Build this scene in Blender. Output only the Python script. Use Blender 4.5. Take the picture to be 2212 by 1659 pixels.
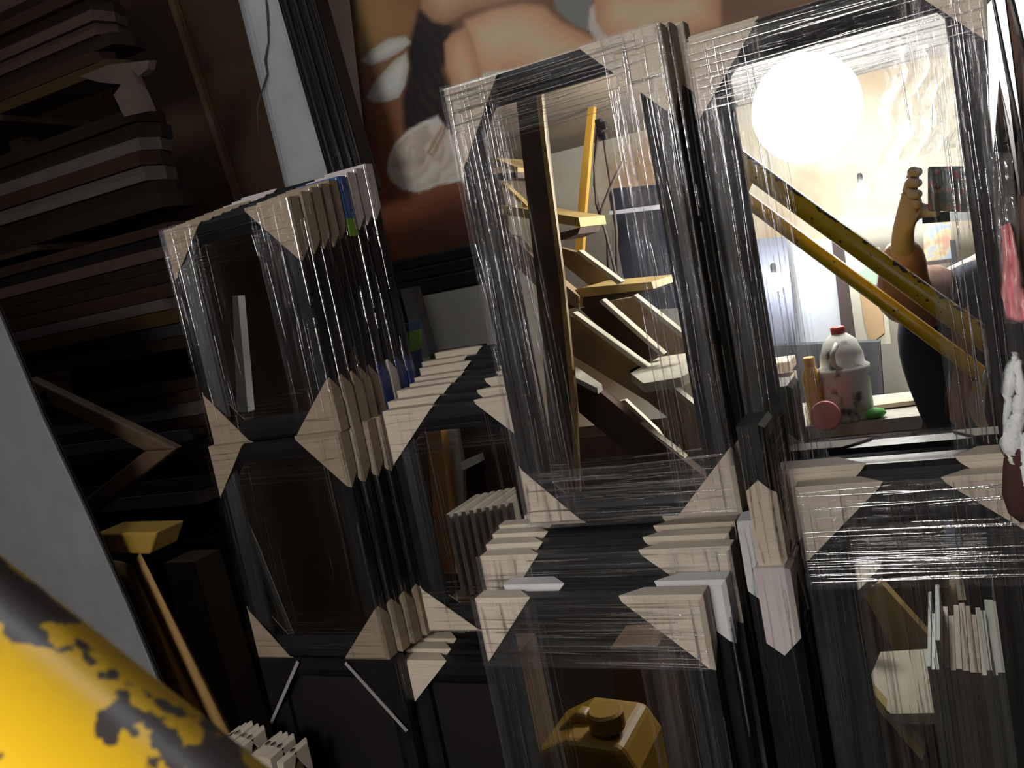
import bpy, bmesh, math, random
import numpy as np
from mathutils import Vector, Matrix
random.seed(7)
sc = bpy.context.scene
COL = sc.collection
for o in list(bpy.data.objects):
    bpy.data.objects.remove(o)

# ------------------------------------------------------------------ camera
ZC = 1.50                      # camera height above the floor
F = 1950.0
R = np.array([[0.8885267, 0.1919917, 0.4167246],
              [-0.1201181, 0.9739017, -0.1925803],
              [-0.4428226, 0.1210565, 0.8883994]])   # rows: camera right / down / forward in (X, down, Y)
cd = bpy.data.cameras.new('camera'); cam = bpy.data.objects.new('camera', cd); COL.objects.link(cam)
def w3(r): return Vector((r[0], r[2], -r[1]))
rt, dn, fw = w3(R[0]), w3(R[1]), w3(R[2])
M = Matrix((rt, -dn, -fw)).transposed().to_4x4(); M.translation = (0, 0, ZC)
cam.matrix_world = M
cd.sensor_width = 36; cd.lens = F / 2212 * 36; cd.clip_start = 0.02
cd.dof.use_dof = True; cd.dof.focus_distance = 1.15; cd.dof.aperture_fstop = 34
sc.camera = cam

# ------------------------------------------------------------------ world, lamps, exposure
wd = bpy.data.worlds.new('world'); sc.world = wd; wd.use_nodes = True
wd.node_tree.nodes['Background'].inputs[0].default_value = (.55, .6, .7, 1)
wd.node_tree.nodes['Background'].inputs[1].default_value = .012
sc.view_settings.view_transform = 'Standard'; sc.view_settings.look = 'None'
sc.view_settings.exposure = 0.42; sc.view_settings.gamma = 1
sc.view_settings.use_curve_mapping = False
MAIN_LAMP = 38.0; SIDE_LAMP = 420.0; GLINT_BULB = 110.0; FILL_TUBE = 13.0
cy = sc.cycles
cy.max_bounces = 10; cy.transparent_max_bounces = 36; cy.glossy_bounces = 6; cy.diffuse_bounces = 3; cy.adaptive_threshold = .02
cy.caustics_reflective = False; cy.caustics_refractive = False; cy.sample_clamp_indirect = 6

# ------------------------------------------------------------------ helpers
def at(u, v, Y):
    d = R.T @ np.array([u - 1106., v - 829.5, F]); d *= Y / d[2]
    return Vector((d[0], Y, -d[1] + ZC))
def atd(u, v, dist):            # point at a depth along the optical axis
    d = R.T @ np.array([u - 1106., v - 829.5, F]) * (dist / F)
    return Vector((d[0], d[2], -d[1] + ZC))
YM = 0.81                       # the mirror plane of the two upper mirrors
def rf(u, v, Yv, ym=YM):        # real place of something seen in a mirror at depth Yv
    p = at(u, v, Yv); p.y = 2 * ym - Yv
    return p

class MB:
    def __init__(s): s.v = []; s.f = []; s.m = []
    def add(s, vs, fs, mi=0):
        n = len(s.v); s.v += [tuple(x) for x in vs]
        s.f += [tuple(i + n for i in f) for f in fs]; s.m += [mi] * len(fs)
        return s
    def box(s, a, b, mi=0):
        x0, y0, z0 = a; x1, y1, z1 = b
        return s.add([(x0,y0,z0),(x1,y0,z0),(x1,y1,z0),(x0,y1,z0),(x0,y0,z1),(x1,y0,z1),(x1,y1,z1),(x0,y1,z1)],
              [(0,3,2,1),(4,5,6,7),(0,1,5,4),(1,2,6,5),(2,3,7,6),(3,0,4,7)], mi)
    def prism(s, pts, off, mi=0):        # closed polygon of 3-D points pushed along the vector off
        n = len(pts); off = Vector(off)
        vs = [Vector(p) for p in pts] + [Vector(p) + off for p in pts]
        fs = [tuple(range(n)), tuple(range(2*n-1, n-1, -1))]
        fs += [(i, i+n, (i+1) % n + n, (i+1) % n) for i in range(n)]
        return s.add(vs, fs, mi)
    def tube(s, path, rad, seg=12, mi=0, caps=True):
        path = [Vector(p) for p in path]; rings = []
        for i, p in enumerate(path):
            r = rad[i] if isinstance(rad, (list, tuple)) else rad
            d = (path[min(i+1, len(path)-1)] - path[max(i-1, 0)]).normalized()
            a = d.orthogonal().normalized() if i == 0 else (rings_a - d * rings_a.dot(d)).normalized()
            rings_a = a; b = d.cross(a)
            rings.append([p + (a*math.cos(t) + b*math.sin(t)) * r for t in [2*math.pi*k/seg for k in range(seg)]])
        vs = [v for r_ in rings for v in r_]; fs = []
        for i in range(len(path)-1):
            for k in range(seg):
                k2 = (k+1) % seg
                fs.append((i*seg+k, i*seg+k2, (i+1)*seg+k2, (i+1)*seg+k))
        if caps: fs += [tuple(range(seg-1, -1, -1)), tuple(range((len(path)-1)*seg, len(path)*seg))]
        return s.add(vs, fs, mi)
    def lathe(s, prof, seg=28, mi=0, org=(0,0,0)):
        vs = []; fs = []; o = Vector(org)
        for r, z in prof:
            for k in range(seg):
                t = 2*math.pi*k/seg; vs.append(o + Vector((r*math.cos(t), r*math.sin(t), z)))
        for i in range(len(prof)-1):
            for k in range(seg):
                k2 = (k+1) % seg; fs.append((i*seg+k, i*seg+k2, (i+1)*seg+k2, (i+1)*seg+k))
        fs += [tuple(range(seg-1, -1, -1)), tuple(range((len(prof)-1)*seg, len(prof)*seg))]
        return s.add(vs, fs, mi)
    def build(s, name, mats, parent=None, smooth=False, fix=True):
        me = bpy.data.meshes.new(name); me.from_pydata(s.v, [], s.f)
        mats = mats if isinstance(mats, (list, tuple)) else [mats]
        for m in mats: me.materials.append(m)
        me.polygons.foreach_set('material_index', s.m)
        if smooth: me.polygons.foreach_set('use_smooth', [True]*len(s.f))
        if fix:
            bm = bmesh.new(); bm.from_mesh(me); bmesh.ops.recalc_face_normals(bm, faces=bm.faces); bm.to_mesh(me); bm.free()
        me.update()
        o = bpy.data.objects.new(name, me); COL.objects.link(o)
        if parent is not None: o.parent = parent
        return o
def tag(o, label=None, cat=None, group=None, kind=None):
    for k, v in (('label', label), ('category', cat), ('group', group), ('kind', kind)):
        if v: o[k] = v
    return o
def thing(name, label, cat, loc=(0,0,0), rz=0, group=None):
    o = bpy.data.objects.new(name, None); o.empty_display_size = .05; COL.objects.link(o)
    o.location = loc; o.rotation_euler = (0, 0, rz)
    return tag(o, label, cat, group)
def origin(o, p):                # move the origin of a single-mesh thing onto p, geometry stays
    p = Vector(p); o.data.transform(Matrix.Translation(-p)); o.location = p; return o
def bevel(o, w=.002, seg=2):
    m = o.modifiers.new('b', 'BEVEL'); m.width = w; m.segments = seg; m.limit_method = 'ANGLE'; m.angle_limit = .6
    return o

# ------------------------------------------------------------------ materials
def mat(name, c1, c2=None, scale=8, rough=.6, metal=0, bump=0, stretch=(1,1,1), lo=.35, hi=.65, c3=None, detail=5, bscale=None, spec=.5):
    m = bpy.data.materials.new(name); m.use_nodes = True; nt = m.node_tree; N = nt.nodes; L = nt.links
    b = N['Principled BSDF']; b.inputs['Base Color'].default_value = (*c1, 1)
    b.inputs['Roughness'].default_value = rough; b.inputs['Metallic'].default_value = metal
    b.inputs['Specular IOR Level'].default_value = spec
    tc = N.new('ShaderNodeTexCoord'); mp = N.new('ShaderNodeMapping'); mp.inputs['Scale'].default_value = stretch
    L.new(tc.outputs['Object'], mp.inputs['Vector'])
    nz = N.new('ShaderNodeTexNoise'); nz.inputs['Scale'].default_value = scale; nz.inputs['Detail'].default_value = detail
    L.new(mp.outputs[0], nz.inputs['Vector'])
    if c2:
        r = N.new('ShaderNodeValToRGB'); r.color_ramp.elements[0].position = lo; r.color_ramp.elements[1].position = hi
        r.color_ramp.elements[0].color = (*c1, 1); r.color_ramp.elements[1].color = (*c2, 1)
        if c3:
            e = r.color_ramp.elements.new((lo+hi)/2); e.color = (*c3, 1)
        L.new(nz.outputs['Fac'], r.inputs[0]); L.new(r.outputs[0], b.inputs['Base Color'])
    if bump:
        n2 = nz
        if bscale:
            n2 = N.new('ShaderNodeTexNoise'); n2.inputs['Scale'].default_value = bscale; n2.inputs['Detail'].default_value = 4
            L.new(mp.outputs[0], n2.inputs['Vector'])
        bp = N.new('ShaderNodeBump'); bp.inputs['Strength'].default_value = bump; bp.inputs['Distance'].default_value = .002
        L.new(n2.outputs['Fac'], bp.inputs['Height']); L.new(bp.outputs[0], b.inputs['Normal'])
    return m
def emis(name, col, s):
    m = bpy.data.materials.new(name); m.use_nodes = True; nt = m.node_tree
    nt.nodes.remove(nt.nodes['Principled BSDF']); e = nt.nodes.new('ShaderNodeEmission')
    e.inputs[0].default_value = (*col, 1); e.inputs[1].default_value = s
    nt.links.new(e.outputs[0], nt.nodes['Material Output'].inputs[0]); return m
def film(name, st, haze=.006, haze2=.045, gloss=.012, gloss2=.22, rough=.10, bstr=1.0):
    """clear stretch film: see-through, faint milky streaks, glossy ridges along the pull direction"""
    m = bpy.data.materials.new(name); m.use_nodes = True; nt = m.node_tree; N = nt.nodes; L = nt.links
    N.remove(N['Principled BSDF']); out = N['Material Output']
    tc = N.new('ShaderNodeTexCoord'); mp = N.new('ShaderNodeMapping'); mp.inputs['Scale'].default_value = st
    oi = N.new('ShaderNodeObjectInfo'); ad = N.new('ShaderNodeVectorMath'); ad.operation = 'ADD'
    cx = N.new('ShaderNodeCombineXYZ')
    mu = N.new('ShaderNodeMath'); mu.operation = 'MULTIPLY'; mu.inputs[1].default_value = 37.
    L.new(oi.outputs['Random'], mu.inputs[0])
    for i in range(3): L.new(mu.outputs[0], cx.inputs[i])
    L.new(tc.outputs['Object'], mp.inputs['Vector']); L.new(mp.outputs[0], ad.inputs[0]); L.new(cx.outputs[0], ad.inputs[1])
    def noise(sc_, det):
        n = N.new('ShaderNodeTexNoise'); n.inputs['Scale'].default_value = sc_; n.inputs['Detail'].default_value = det
        L.new(ad.outputs[0], n.inputs['Vector']); return n.outputs['Fac']
    def ramp(inp, a, b, lo, hi):
        r = N.new('ShaderNodeMapRange'); r.inputs[1].default_value = a; r.inputs[2].default_value = b
        r.inputs[3].default_value = lo; r.inputs[4].default_value = hi; L.new(inp, r.inputs[0]); return r.outputs[0]
    n1 = noise(1.0, 3); n2 = noise(.35, 2); n3 = noise(2.2, 2)
    hz = ramp(n2, .4, .75, haze, haze2); gl = ramp(n1, .50, .74, gloss, gloss2)
    bp = N.new('ShaderNodeBump'); bp.inputs['Strength'].default_value = bstr; bp.inputs['Distance'].default_value = .0016
    mx = N.new('ShaderNodeMath'); mx.operation = 'ADD'; L.new(n1, mx.inputs[0]); L.new(n3, mx.inputs[1]); L.new(mx.outputs[0], bp.inputs['Height'])
    tr = N.new('ShaderNodeBsdfTransparent'); df = N.new('ShaderNodeBsdfDiffuse'); df.inputs[0].default_value = (.8, .8, .82, 1)
    gs = N.new('ShaderNodeBsdfGlossy'); gs.inputs['Roughness'].default_value = rough; gs.inputs[0].default_value = (.95, .95, 1, 1)
    L.new(bp.outputs[0], gs.inputs['Normal'])
    a = N.new('ShaderNodeMixShader'); b = N.new('ShaderNodeMixShader')
    L.new(hz, a.inputs[0]); L.new(tr.outputs[0], a.inputs[1]); L.new(df.outputs[0], a.inputs[2])
    L.new(gl, b.inputs[0]); L.new(a.outputs[0], b.inputs[1]); L.new(gs.outputs[0], b.inputs[2])
    L.new(b.outputs[0], out.inputs[0]); return m
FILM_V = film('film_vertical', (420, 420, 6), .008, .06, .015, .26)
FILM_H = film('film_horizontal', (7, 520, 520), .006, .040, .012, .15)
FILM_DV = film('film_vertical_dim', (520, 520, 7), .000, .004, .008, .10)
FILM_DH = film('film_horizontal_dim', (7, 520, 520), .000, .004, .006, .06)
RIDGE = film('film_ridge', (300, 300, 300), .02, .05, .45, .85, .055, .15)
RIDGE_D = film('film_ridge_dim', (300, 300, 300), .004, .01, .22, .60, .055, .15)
FILM_X = film('film_crumpled', (40, 40, 40), .03, .16, .05, .3, .1, 1)
def mirror():
    m = bpy.data.materials.new('silvered_glass'); m.use_nodes = True; nt = m.node_tree
    nt.nodes.remove(nt.nodes['Principled BSDF']); g = nt.nodes.new('ShaderNodeBsdfGlossy')
    g.inputs[0].default_value = (.86, .88, .87, 1); g.inputs['Roughness'].default_value = 0
    nt.links.new(g.outputs[0], nt.nodes['Material Output'].inputs[0]); return m
MIRROR = mirror()
BLACK = mat('black_moulding', (.007,.0065,.009), (.012,.011,.012), 30, .42, bump=.15, bscale=300, spec=.3)
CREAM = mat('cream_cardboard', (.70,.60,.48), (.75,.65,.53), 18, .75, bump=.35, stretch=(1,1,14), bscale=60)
CREAM_SHADE = mat('cream_cardboard_shaded', (.33,.255,.18), (.37,.29,.21), 18, .75, bump=.35, stretch=(1,1,14), bscale=60)  # cream cardboard again, darkened for the shade on the left stacks
WHITE = mat('white_cardboard', (.72,.72,.75), (.80,.79,.80), 30, .6, bump=.2, bscale=200)
PALE = mat('pale_pink_cardboard', (.66,.58,.58), (.72,.66,.64), 30, .6, bump=.2, bscale=200)
NAVY = mat('navy_cardboard', (.015,.03,.17), (.03,.06,.26), 40, .45)
BLUE = mat('blue_card', (.01,.09,.34), (.02,.05,.25), 60, .4, c3=(.03,.14,.4))
LIME = mat('lime_card', (.16,.42,.03), (.25,.55,.04), 40, .4)
BACK = mat('brown_hardboard', (.16,.085,.04), (.2,.11,.05), 40, .8)
DARKB = mat('dark_backing', (.012,.010,.010), None, rough=.5)
DARKWOOD = mat('dark_wood', (.028,.017,.011), (.05,.028,.017), 6, .7, stretch=(1,8,8), bump=.2, spec=.15)

# ------------------------------------------------------------------ the room
def slab(name, a, b, m): return tag(MB().box(a, b).build(name, m), kind='structure')
PLASTER = mat('stained_plaster', (.62,.58,.49), (.66,.64,.58), 3.0, .9, bump=.3, bscale=60, c3=(.56,.47,.35), lo=.3, hi=.7)
PLASTER2 = mat('old_plaster', (.80,.77,.68), (.56,.36,.21), 2.4, .9, bump=.35, bscale=50, c3=(.76,.69,.54), lo=.32, hi=.66)
GREYWALL = mat('dark_brown_wall', (.022,.014,.010), (.016,.010,.007), 3, .9, spec=.08)
CEIL = mat('ceiling_paint', (.42,.38,.33), (.5,.46,.4), 3, .9)
slab('floor', (-2.7,-2.2,-.06), (1.4,1.96,0), mat('concrete_floor', (.014,.010,.008), (.020,.015,.011), 4, .9, bump=.2, spec=.08))
slab('wall_back', (-2.7,1.90,0), (1.4,1.96,2.75), PLASTER)
slab('wall_left', (-2.76,-2.2,0), (-2.7,1.96,2.75), GREYWALL)
slab('wall_right', (1.4,-2.2,0), (1.46,1.96,2.75), GREYWALL)
slab('wall_front', (-2.7,-2.2,0), (1.4,-2.0,2.75), PLASTER2)
slab('ceiling', (-2.7,-2.2,2.75), (1.4,1.96,2.81), CEIL)

# ------------------------------------------------------------------ framed mirrors
def ring(mb, w, h, prof):
    k = len(prof); vs = []
    for d, y in prof:
        vs += [(d, y, d), (w-d, y, d), (w-d, y, h-d), (d, y, h-d)]
    fs = []
    for i in range(k):
        j = (i+1) % k
        for c in range(4):
            e = (c+1) % 4
            fs.append((i*4+c, i*4+e, j*4+e, j*4+c))
    mb.add(vs, fs)
def protector(w, h, t, sx, sz, ph, pv, m, root, vpoint=False, label=None):
    e = .0014; c = .0035
    cx = 0 if sx < 0 else w; cz = 0 if sz < 0 else h
    dx = -sx; dz = -sz
    q = lambda a, y, b: (cx + dx*a, y, cz + dz*b)
    sl = min(.34*min(ph, pv), t*.9)
    mb = MB()
    F0, FH, FV = q(-e+c,-e,-e+c), q(ph-.003,-e,-e+c), q(-e+c,-e,pv-.003)
    K = q(-e,-e+c,-e)
    TH, TB = q(ph,-e+c,-e), q(ph-sl,t,-e)
    SV, SB = q(-e,-e+c,pv), q(-e,t,pv-sl)
    CB = q(-e,t,-e)
    mb.add([F0,FH,FV], [(0,1,2)])
    mb.add([F0,FH,TH,K], [(0,1,2,3)]); mb.add([F0,FV,SV,K], [(0,1,2,3)])
    if vpoint:
        mb.add([K,TH,TB,CB],[(0,1,2,3)]); mb.add([K,SV,q(-e,t*.5,pv+t*.42),q(-e,t,pv),CB],[(0,1,2,3,4)])
    else:
        mb.add([K,TH,TB,CB],[(0,1,2,3)]); mb.add([K,SV,SB,CB],[(0,1,2,3)])
    o = mb.build('corner_protector', m, root)
    s = o.modifiers.new('s','SOLIDIFY'); s.thickness = .0009; s.offset = 0
    if label: o['label'] = label
    return o
def strip(mb, axis, a0, a1, b0, b1, yf, mi, n, amp):
    """front film band: a runs along the pull, b across it; ridges along the pull"""
    vs = []; fs = []; rnd = [random.uniform(-amp, amp) for _ in range(n+1)]
    for i in range(n+1):
        b = b0 + (b1-b0)*i/n
        for a in (a0, a1):
            y = yf + rnd[i]*(1 if a == a0 else random.uniform(.6, 1.2))
            vs.append((a, y, b) if axis == 'x' else (b, y, a))
    for i in range(n): fs.append((2*i, 2*i+1, 2*i+3, 2*i+2))
    mb.add(vs, fs, mi)
def ridges(mb, axis, a0, a1, b0, b1, y, mi, n, side=None):
    """fine stretched folds standing proud of the film, running along the pull"""
    for _ in range(n):
        b = random.uniform(b0, b1); w = random.uniform(.0003, .00075); dr = random.uniform(-.0025, .0025)
        ln = random.choice((.03,.05,.08,.13,.22))*random.uniform(.7,1.3); p0 = random.uniform(a0-.5*ln, a1-.5*ln); p1 = min(a1, p0+ln); p0 = max(a0, p0)
        if p1-p0 < .012: continue
        vs = []; k = 5
        for i in range(k+1):
            t = i/k; a = p0+(p1-p0)*t; bb = b + dr*t + random.uniform(-.0003,.0003); ww = w*(.35 if i in (0,k) else 1)
            for db, h in ((-ww,0),(-ww*.45,ww*.42),(ww*.45,ww*.42),(ww,0)):
                if side is not None: vs.append((side + (h if side > 0 else -h), bb+db, a))
                elif axis == 'x': vs.append((a, y-h, bb+db))
                else: vs.append((bb+db, y-h, a))
        mb.add(vs, [(4*i+j,4*i+j+1,4*i+j+5,4*i+j+4) for i in range(k) for j in range(3)], mi)
def frame(label, group, x0, z0, w, h, Y, t=.020, rail=.027, p=(.06,.062), pm=None, pp=None, filmkind='lit', yaw=0,
          over=.03, mould=None, vpoint=False, front=True, back=None, name='framed_mirror', cat='mirror'):
    """x0, z0: lower left corner (z above the camera height line), Y: front face"""
    root = thing(name, label, cat, (x0, Y, z0 + ZC), yaw, group)
    mb = MB()
    ring(mb, w, h, [(0,t),(0,.004),(.004,0),(rail*.5,-.0005),(rail*.8,.003),(rail,.007),(rail,t)])
    fr = mb.build('moulding', mould or BLACK, root)
    r2 = rail - .004
    if front: MB().box((r2,.0100,r2),(w-r2,.0135,h-r2)).build('mirror_glass', MIRROR, root)
    MB().box((r2,t-.005,r2),(w-r2,t-.001,h-r2)).build('backing_board', back or BACK, root)
    pm = pm or CREAM
    for sx in (-1,1):
        for sz in (-1,1):
            q = (pp or {}).get((sx,sz), p); mm = pm.get((sx,sz)) if isinstance(pm, dict) else pm
            if mm: protector(w, h, t, sx, sz, q[0], q[1], mm, root, vpoint)
    if filmkind:
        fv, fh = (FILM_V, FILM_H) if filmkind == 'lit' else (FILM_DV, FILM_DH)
        mb = MB(); e = .0032; y = -.0042; bw = rail + over
        if front:
            strip(mb, 'z', -e, h+e, -e, bw, y, 0, 16, .0006)
            strip(mb, 'z', -e, h+e, w-bw, w+e, y, 0, 16, .0006)
            strip(mb, 'x', -e, w+e, -e, bw, y-.0012, 1, 16, .0006)
            strip(mb, 'x', -e, w+e, h-bw, h+e, y-.0012, 1, 16, .0006)
        for xx in (-e, w+e):
            mb.add([(xx,y,-e),(xx,t*.35,-e),(xx,t*.35,h+e),(xx,y,h+e)],[(0,1,2,3)],0)
            mb.add([(xx,t*.35,-e),(xx*1.0-(.0008 if xx<0 else -.0008),t*.7,-e),(xx-(.0008 if xx<0 else -.0008),t*.7,h+e),(xx,t*.35,h+e)],[(0,1,2,3)],0)
            mb.add([(xx-(.0008 if xx<0 else -.0008),t*.7,-e),(xx,t,-e),(xx,t,h+e),(xx-(.0008 if xx<0 else -.0008),t*.7,h+e)],[(0,1,2,3)],0)
        for zz in (-e, h+e):
            mb.add([(-e,y,zz),(w+e,y,zz),(w+e,t,zz),(-e,t,zz)],[(0,1,2,3)],1)
        if front:
            nr = int((34 if filmkind == 'lit' else 10)*max(1, h/.45))
            ridges(mb, 'z', 0, h, 0, bw, y-.0008, 2, nr); ridges(mb, 'z', 0, h, w-bw, w, y-.0008, 2, nr)
            nx = 34 if filmkind == 'lit' else 12
            ridges(mb, 'x', 0, w, 0, bw, y-.002, 2, nx); ridges(mb, 'x', 0, w, h-bw, h, y-.002, 2, nx)
        ridges(mb, 'z', 0, h, 0, t*.95, 0, 2, 8, w+e+.0009)
        for q in range(int(6*max(1, h/.3))):       # film rounding the front right edge
            z0_ = random.uniform(-.02, h-.03); z1_ = min(h, z0_+random.uniform(.02,.12)); z0_ = max(0, z0_); of = random.uniform(0,.0018); rr = random.uniform(.0012,.0022)
            arc = [(w+e+.0004-of-rr+rr*math.cos(a_), y+.0002+of*.3+rr-rr*math.sin(a_)) for a_ in (0,.4,.8,1.2,1.57)]
            mb.add([(x_, y_, z_) for z_ in (z0_, z1_) for x_, y_ in arc], [(k_,k_+1,k_+6,k_+5) for k_ in range(4)], 2); ridges(mb, 'z', 0, h, 0, t*.95, 0, 2, 2, -e-.0009)
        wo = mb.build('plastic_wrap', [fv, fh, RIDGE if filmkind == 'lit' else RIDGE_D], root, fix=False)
        for pf in wo.data.polygons:
            if pf.material_index == 2: pf.use_smooth = True
    return root
ORD30 = 'top second third fourth fifth sixth seventh eighth ninth tenth eleventh twelfth thirteenth fourteenth fifteenth sixteenth seventeenth eighteenth nineteenth twentieth'.split() + ['twenty '+k for k in 'first second third fourth fifth sixth seventh eighth ninth'.split()] + ['thirtieth','thirty first','thirty second','thirty third','thirty fourth']
ORD = ['front','second','third','fourth','fifth','sixth','seventh','eighth','ninth','tenth','eleventh']
def lay(i, where): 
    return ('front one' if i == 0 else ORD[i] + ' one') + ' ' + where

BZ = -.935       # top of the low bench the stacks stand on
# A: the big centre mirror, and the ones behind it
frame('black framed mirror with cream corners, centre of photo, reflecting a steel staircase', 'mirrors standing on the centre stack',
      -.409, -.2555, .214, .4385, .80, p=(.06,.062), pp={(-1,1):(.060,.083),(1,1):(.074,.078)})
for i in range(2):
    frame('black framed mirror with cream corners, %s the centre mirror with the staircase reflection' % ('right behind','two behind')[i],
          'mirrors standing on the centre stack', -.412+.003*i, -.2555, .219+.003*i, .443+.003*i, .827+.027*i, t=.021, front=False)
# B: right mirror
frame('black framed mirror with cream corners, right of centre, showing a bright lamp and a person', 'mirrors standing on the right stack',
      -.172, -.292, .222, .452, .80, rail=.028, p=(.058,.063), over=.034)
frame('black framed mirror with cream corners, hidden behind the right mirror with the lamp reflection', 'mirrors standing on the right stack',
      -.176, -.292, .224, .462, .828, t=.022, front=False)
# C: lower centre stack
frame('black framed mirror with large cream corners, front one of the lower centre stack', 'lower centre stack of mirrors',
      -.430, BZ, .215, -.2945-BZ, .70, pp={(-1,1):(.056,.062),(1,1):(.073,.066)}, over=.036)
frame('black framed mirror with white corners, second in the lower centre stack', 'lower centre stack of mirrors',
      -.412, BZ, .211, -.2925-BZ, .7265, t=.020, pm=WHITE, p=(.062,.056), front=False)
cz = [(-.447,-.2725,.248),(-.452,-.2690,.247),(-.456,-.2665,.252),(-.460,-.2650,.255),(-.440,-.2635,.236),(-.434,-.2610,.232)]
for i, (x, z, w) in enumerate(cz):
    frame('black framed mirror with cream corners, %s of the lower centre stack' % (ORD[i+2]+' layer'), 'lower centre stack of mirrors',
          x, BZ, w, z-BZ, .753+.0245*i, t=.0185, pp={(-1,1):(.063,.07),(1,1):(.083-.003*i,.07)}, front=(i == 0))
# D: lower right stack
frame('black framed mirror with cream corners, front one of the lower right stack', 'lower right stack of mirrors',
      -.131, BZ, .168, -.2195-BZ, .74, rail=.034, t=.020, pp={(-1,1):(.066,.062),(1,1):(.06,.05)}, over=.05)
frame('black framed mirror with cream corners, second in the lower right stack', 'lower right stack of mirrors',
      -.148, BZ, .196, -.2105-BZ, .7645, t=.028, pp={(-1,1):(.07,.07),(1,1):(.06,.05)}, front=False)
# E: narrow frames turned edge-on between the two stacks
for lb, x, z0, h, Y, t, m, w in (
    ('mirror frame with pinkish white corner, turned edge-on left of the lower right stack', -.1665, BZ, -.272-BZ, .70, .0255, PALE, .058),
    ('mirror frame with grey white corner, turned edge-on behind the pinkish cornered one', -.188, BZ, -.250-BZ, .755, .021, WHITE, .12),
    ('short mirror frame with cream pointed corner, standing edge-on atop the pinkish cornered one', -.164, -.2695, .115, .706, .021, CREAM, .05)):
    r = frame(lb, 'mirror frames turned edge-on', x, z0, w, h, Y, t=t, rail=.025, p=(.035,.062), pm=({(a_,b_): (m if b_ < 0 or h > .3 else None) for a_ in (-1,1) for b_ in (-1,1)}), vpoint=True, filmkind='dim', yaw=math.pi/2)
    r.location.x = x + t
# L: left stacks, three tiers
lx = [(620,428),(646,417),(668,408),(688,400),(706,392),(727,384),(747,376),(765,367),(785,357)]
for i, (u, v) in enumerate(lx):
    Y = .85 + .0225*i; q = at(u, v, Y)
    z0 = -.1435; h = q.z - ZC - z0; x0 = q.x - (.197 + .002*i)
    pm = {}
    if i in (5,): pm = {(1,1): BLUE}
    if i >= 6: pm = {(1,1): PALE, (-1,1): PALE}
    if i >= 5: pm[(1,-1)] = NAVY if i != 6 else PALE
    r = frame('small black mirror with cream corners darkened as shade, %s' % lay(i, 'in the upper left stack'), 'upper left stack of mirrors',
          x0, z0, q.x - x0, h, Y, t=.0185, rail=.026, p=(.064,.064), pp={(1,1):(.066,.072+.004*(i==3)), (-1,-1):(.062,.07)},
          pm={**{(a,b): CREAM_SHADE for a in (-1,1) for b in (-1,1)}, **pm}, filmkind='dim', front=(i == 0))
    if i == 5:   # printed lime foot of the blue protector
        w = q.x - x0
        MB().box((w+.0018, -.001, h-.074),(w+.0026, .016, h-.052)).build('lime_label', LIME, r)
for i in range(6):
    Y = .85 + .0225*i
    x1 = -.662 + .0045*i; x0 = -.868 + .006*i
    frame('small black mirror with cream corners darkened as shade, %s' % lay(i, 'in the middle left stack'), 'middle left stack of mirrors',
          x0, -.431, x1-x0, .2855, Y, t=.0185, rail=.026, p=(.066,.068), pp={(-1,1):(.06,.068),(-1,-1):(.058,.07)},
          pm={**{(a,b): CREAM_SHADE for a in (-1,1) for b in (-1,1)}, **({(1,1): WHITE} if i == 5 else {}), **({(1,1): NAVY} if i == 4 else {})},
          filmkind='dim', front=(i == 0))
EDGEW = mat('lit_edge_grey', (.34,.33,.33), None, rough=.8)
r = frame('black mirror with dark corners with painted lit edges, below the left stacks', 'bottom left stack of mirrors',
      -.868, BZ, .215, -.4335-BZ, .85, t=.0185, rail=.026, pm=BLACK, p=(.07,.085), filmkind='dim', front=False, back=DARKB)  # no glass: dark backing painted for the black reflection, black corners for shade
for sx in (0, 1):
    a = Vector((.07 if sx == 0 else .145, -.0064, -.4335-BZ)); b = Vector((-.0 if sx == 0 else .215, -.0064, -.4335-BZ-.088))
    d = (b-a).normalized(); n = Vector((-d.z, 0, d.x))*.0022
    MB().prism([a-n, a+n, b+n, b-n], (0,.0008,0)).build('lit_edge', EDGEW, r)  # pale strip painted as the lit edge of a shaded corner
for i in range(1, 4):
    frame('black mirror with dark corners, %s' % lay(i, 'at the left stacks foot'), 'bottom left stack of mirrors',
          -.866, BZ, .189, -.4335-BZ, .85+.0225*i, t=.0185, rail=.026, pm=BLACK, p=(.07,.085), filmkind='dim', front=False)
# M: the stack between left and centre
mt = [(827,893),(838,872),(858,848),(886,833),(896,820),(907,799),(912,786),(940,766)]
Ym = .90
for i, (u, v) in enumerate(mt):
    Y = Ym + .0275*i; q = at(u, v, Y)
    w = .184; 
    frame('black framed mirror with cream corners, %s' % lay(i, 'in the stack left of the centre mirror'), 'stack between the left and centre mirrors',
          q.x, -.4165, w, q.z-ZC+.4165, Y, t=.0225, rail=.030, p=(.07,.066), pp={(1,1):(.058,.055),(-1,1):(.071+.004*(i%3),.066),(-1,-1):(.074,.058)},
          filmkind='dim', front=(i == 0))
m2 = [(862,1430),(874,1405),(888,1383),(913,1362),(915,1350)]
for i, (u, v) in enumerate(m2):
    Y = .873 + .026*i; q = at(u, v, Y)
    frame('black framed mirror with cream corners, %s' % lay(i, 'in the low stack beside the left stacks'), 'low stack beside the left stacks',
          q.x, BZ, .19, q.z-ZC-BZ-(.012 if i > 2 else 0), Y, t=.021, rail=.03, p=(.06,.06), pp={(-1,1):(.068,.064)}, filmkind='dim', front=False, back=DARKB)  # no glass: the dark backing stands for a black reflection

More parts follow.
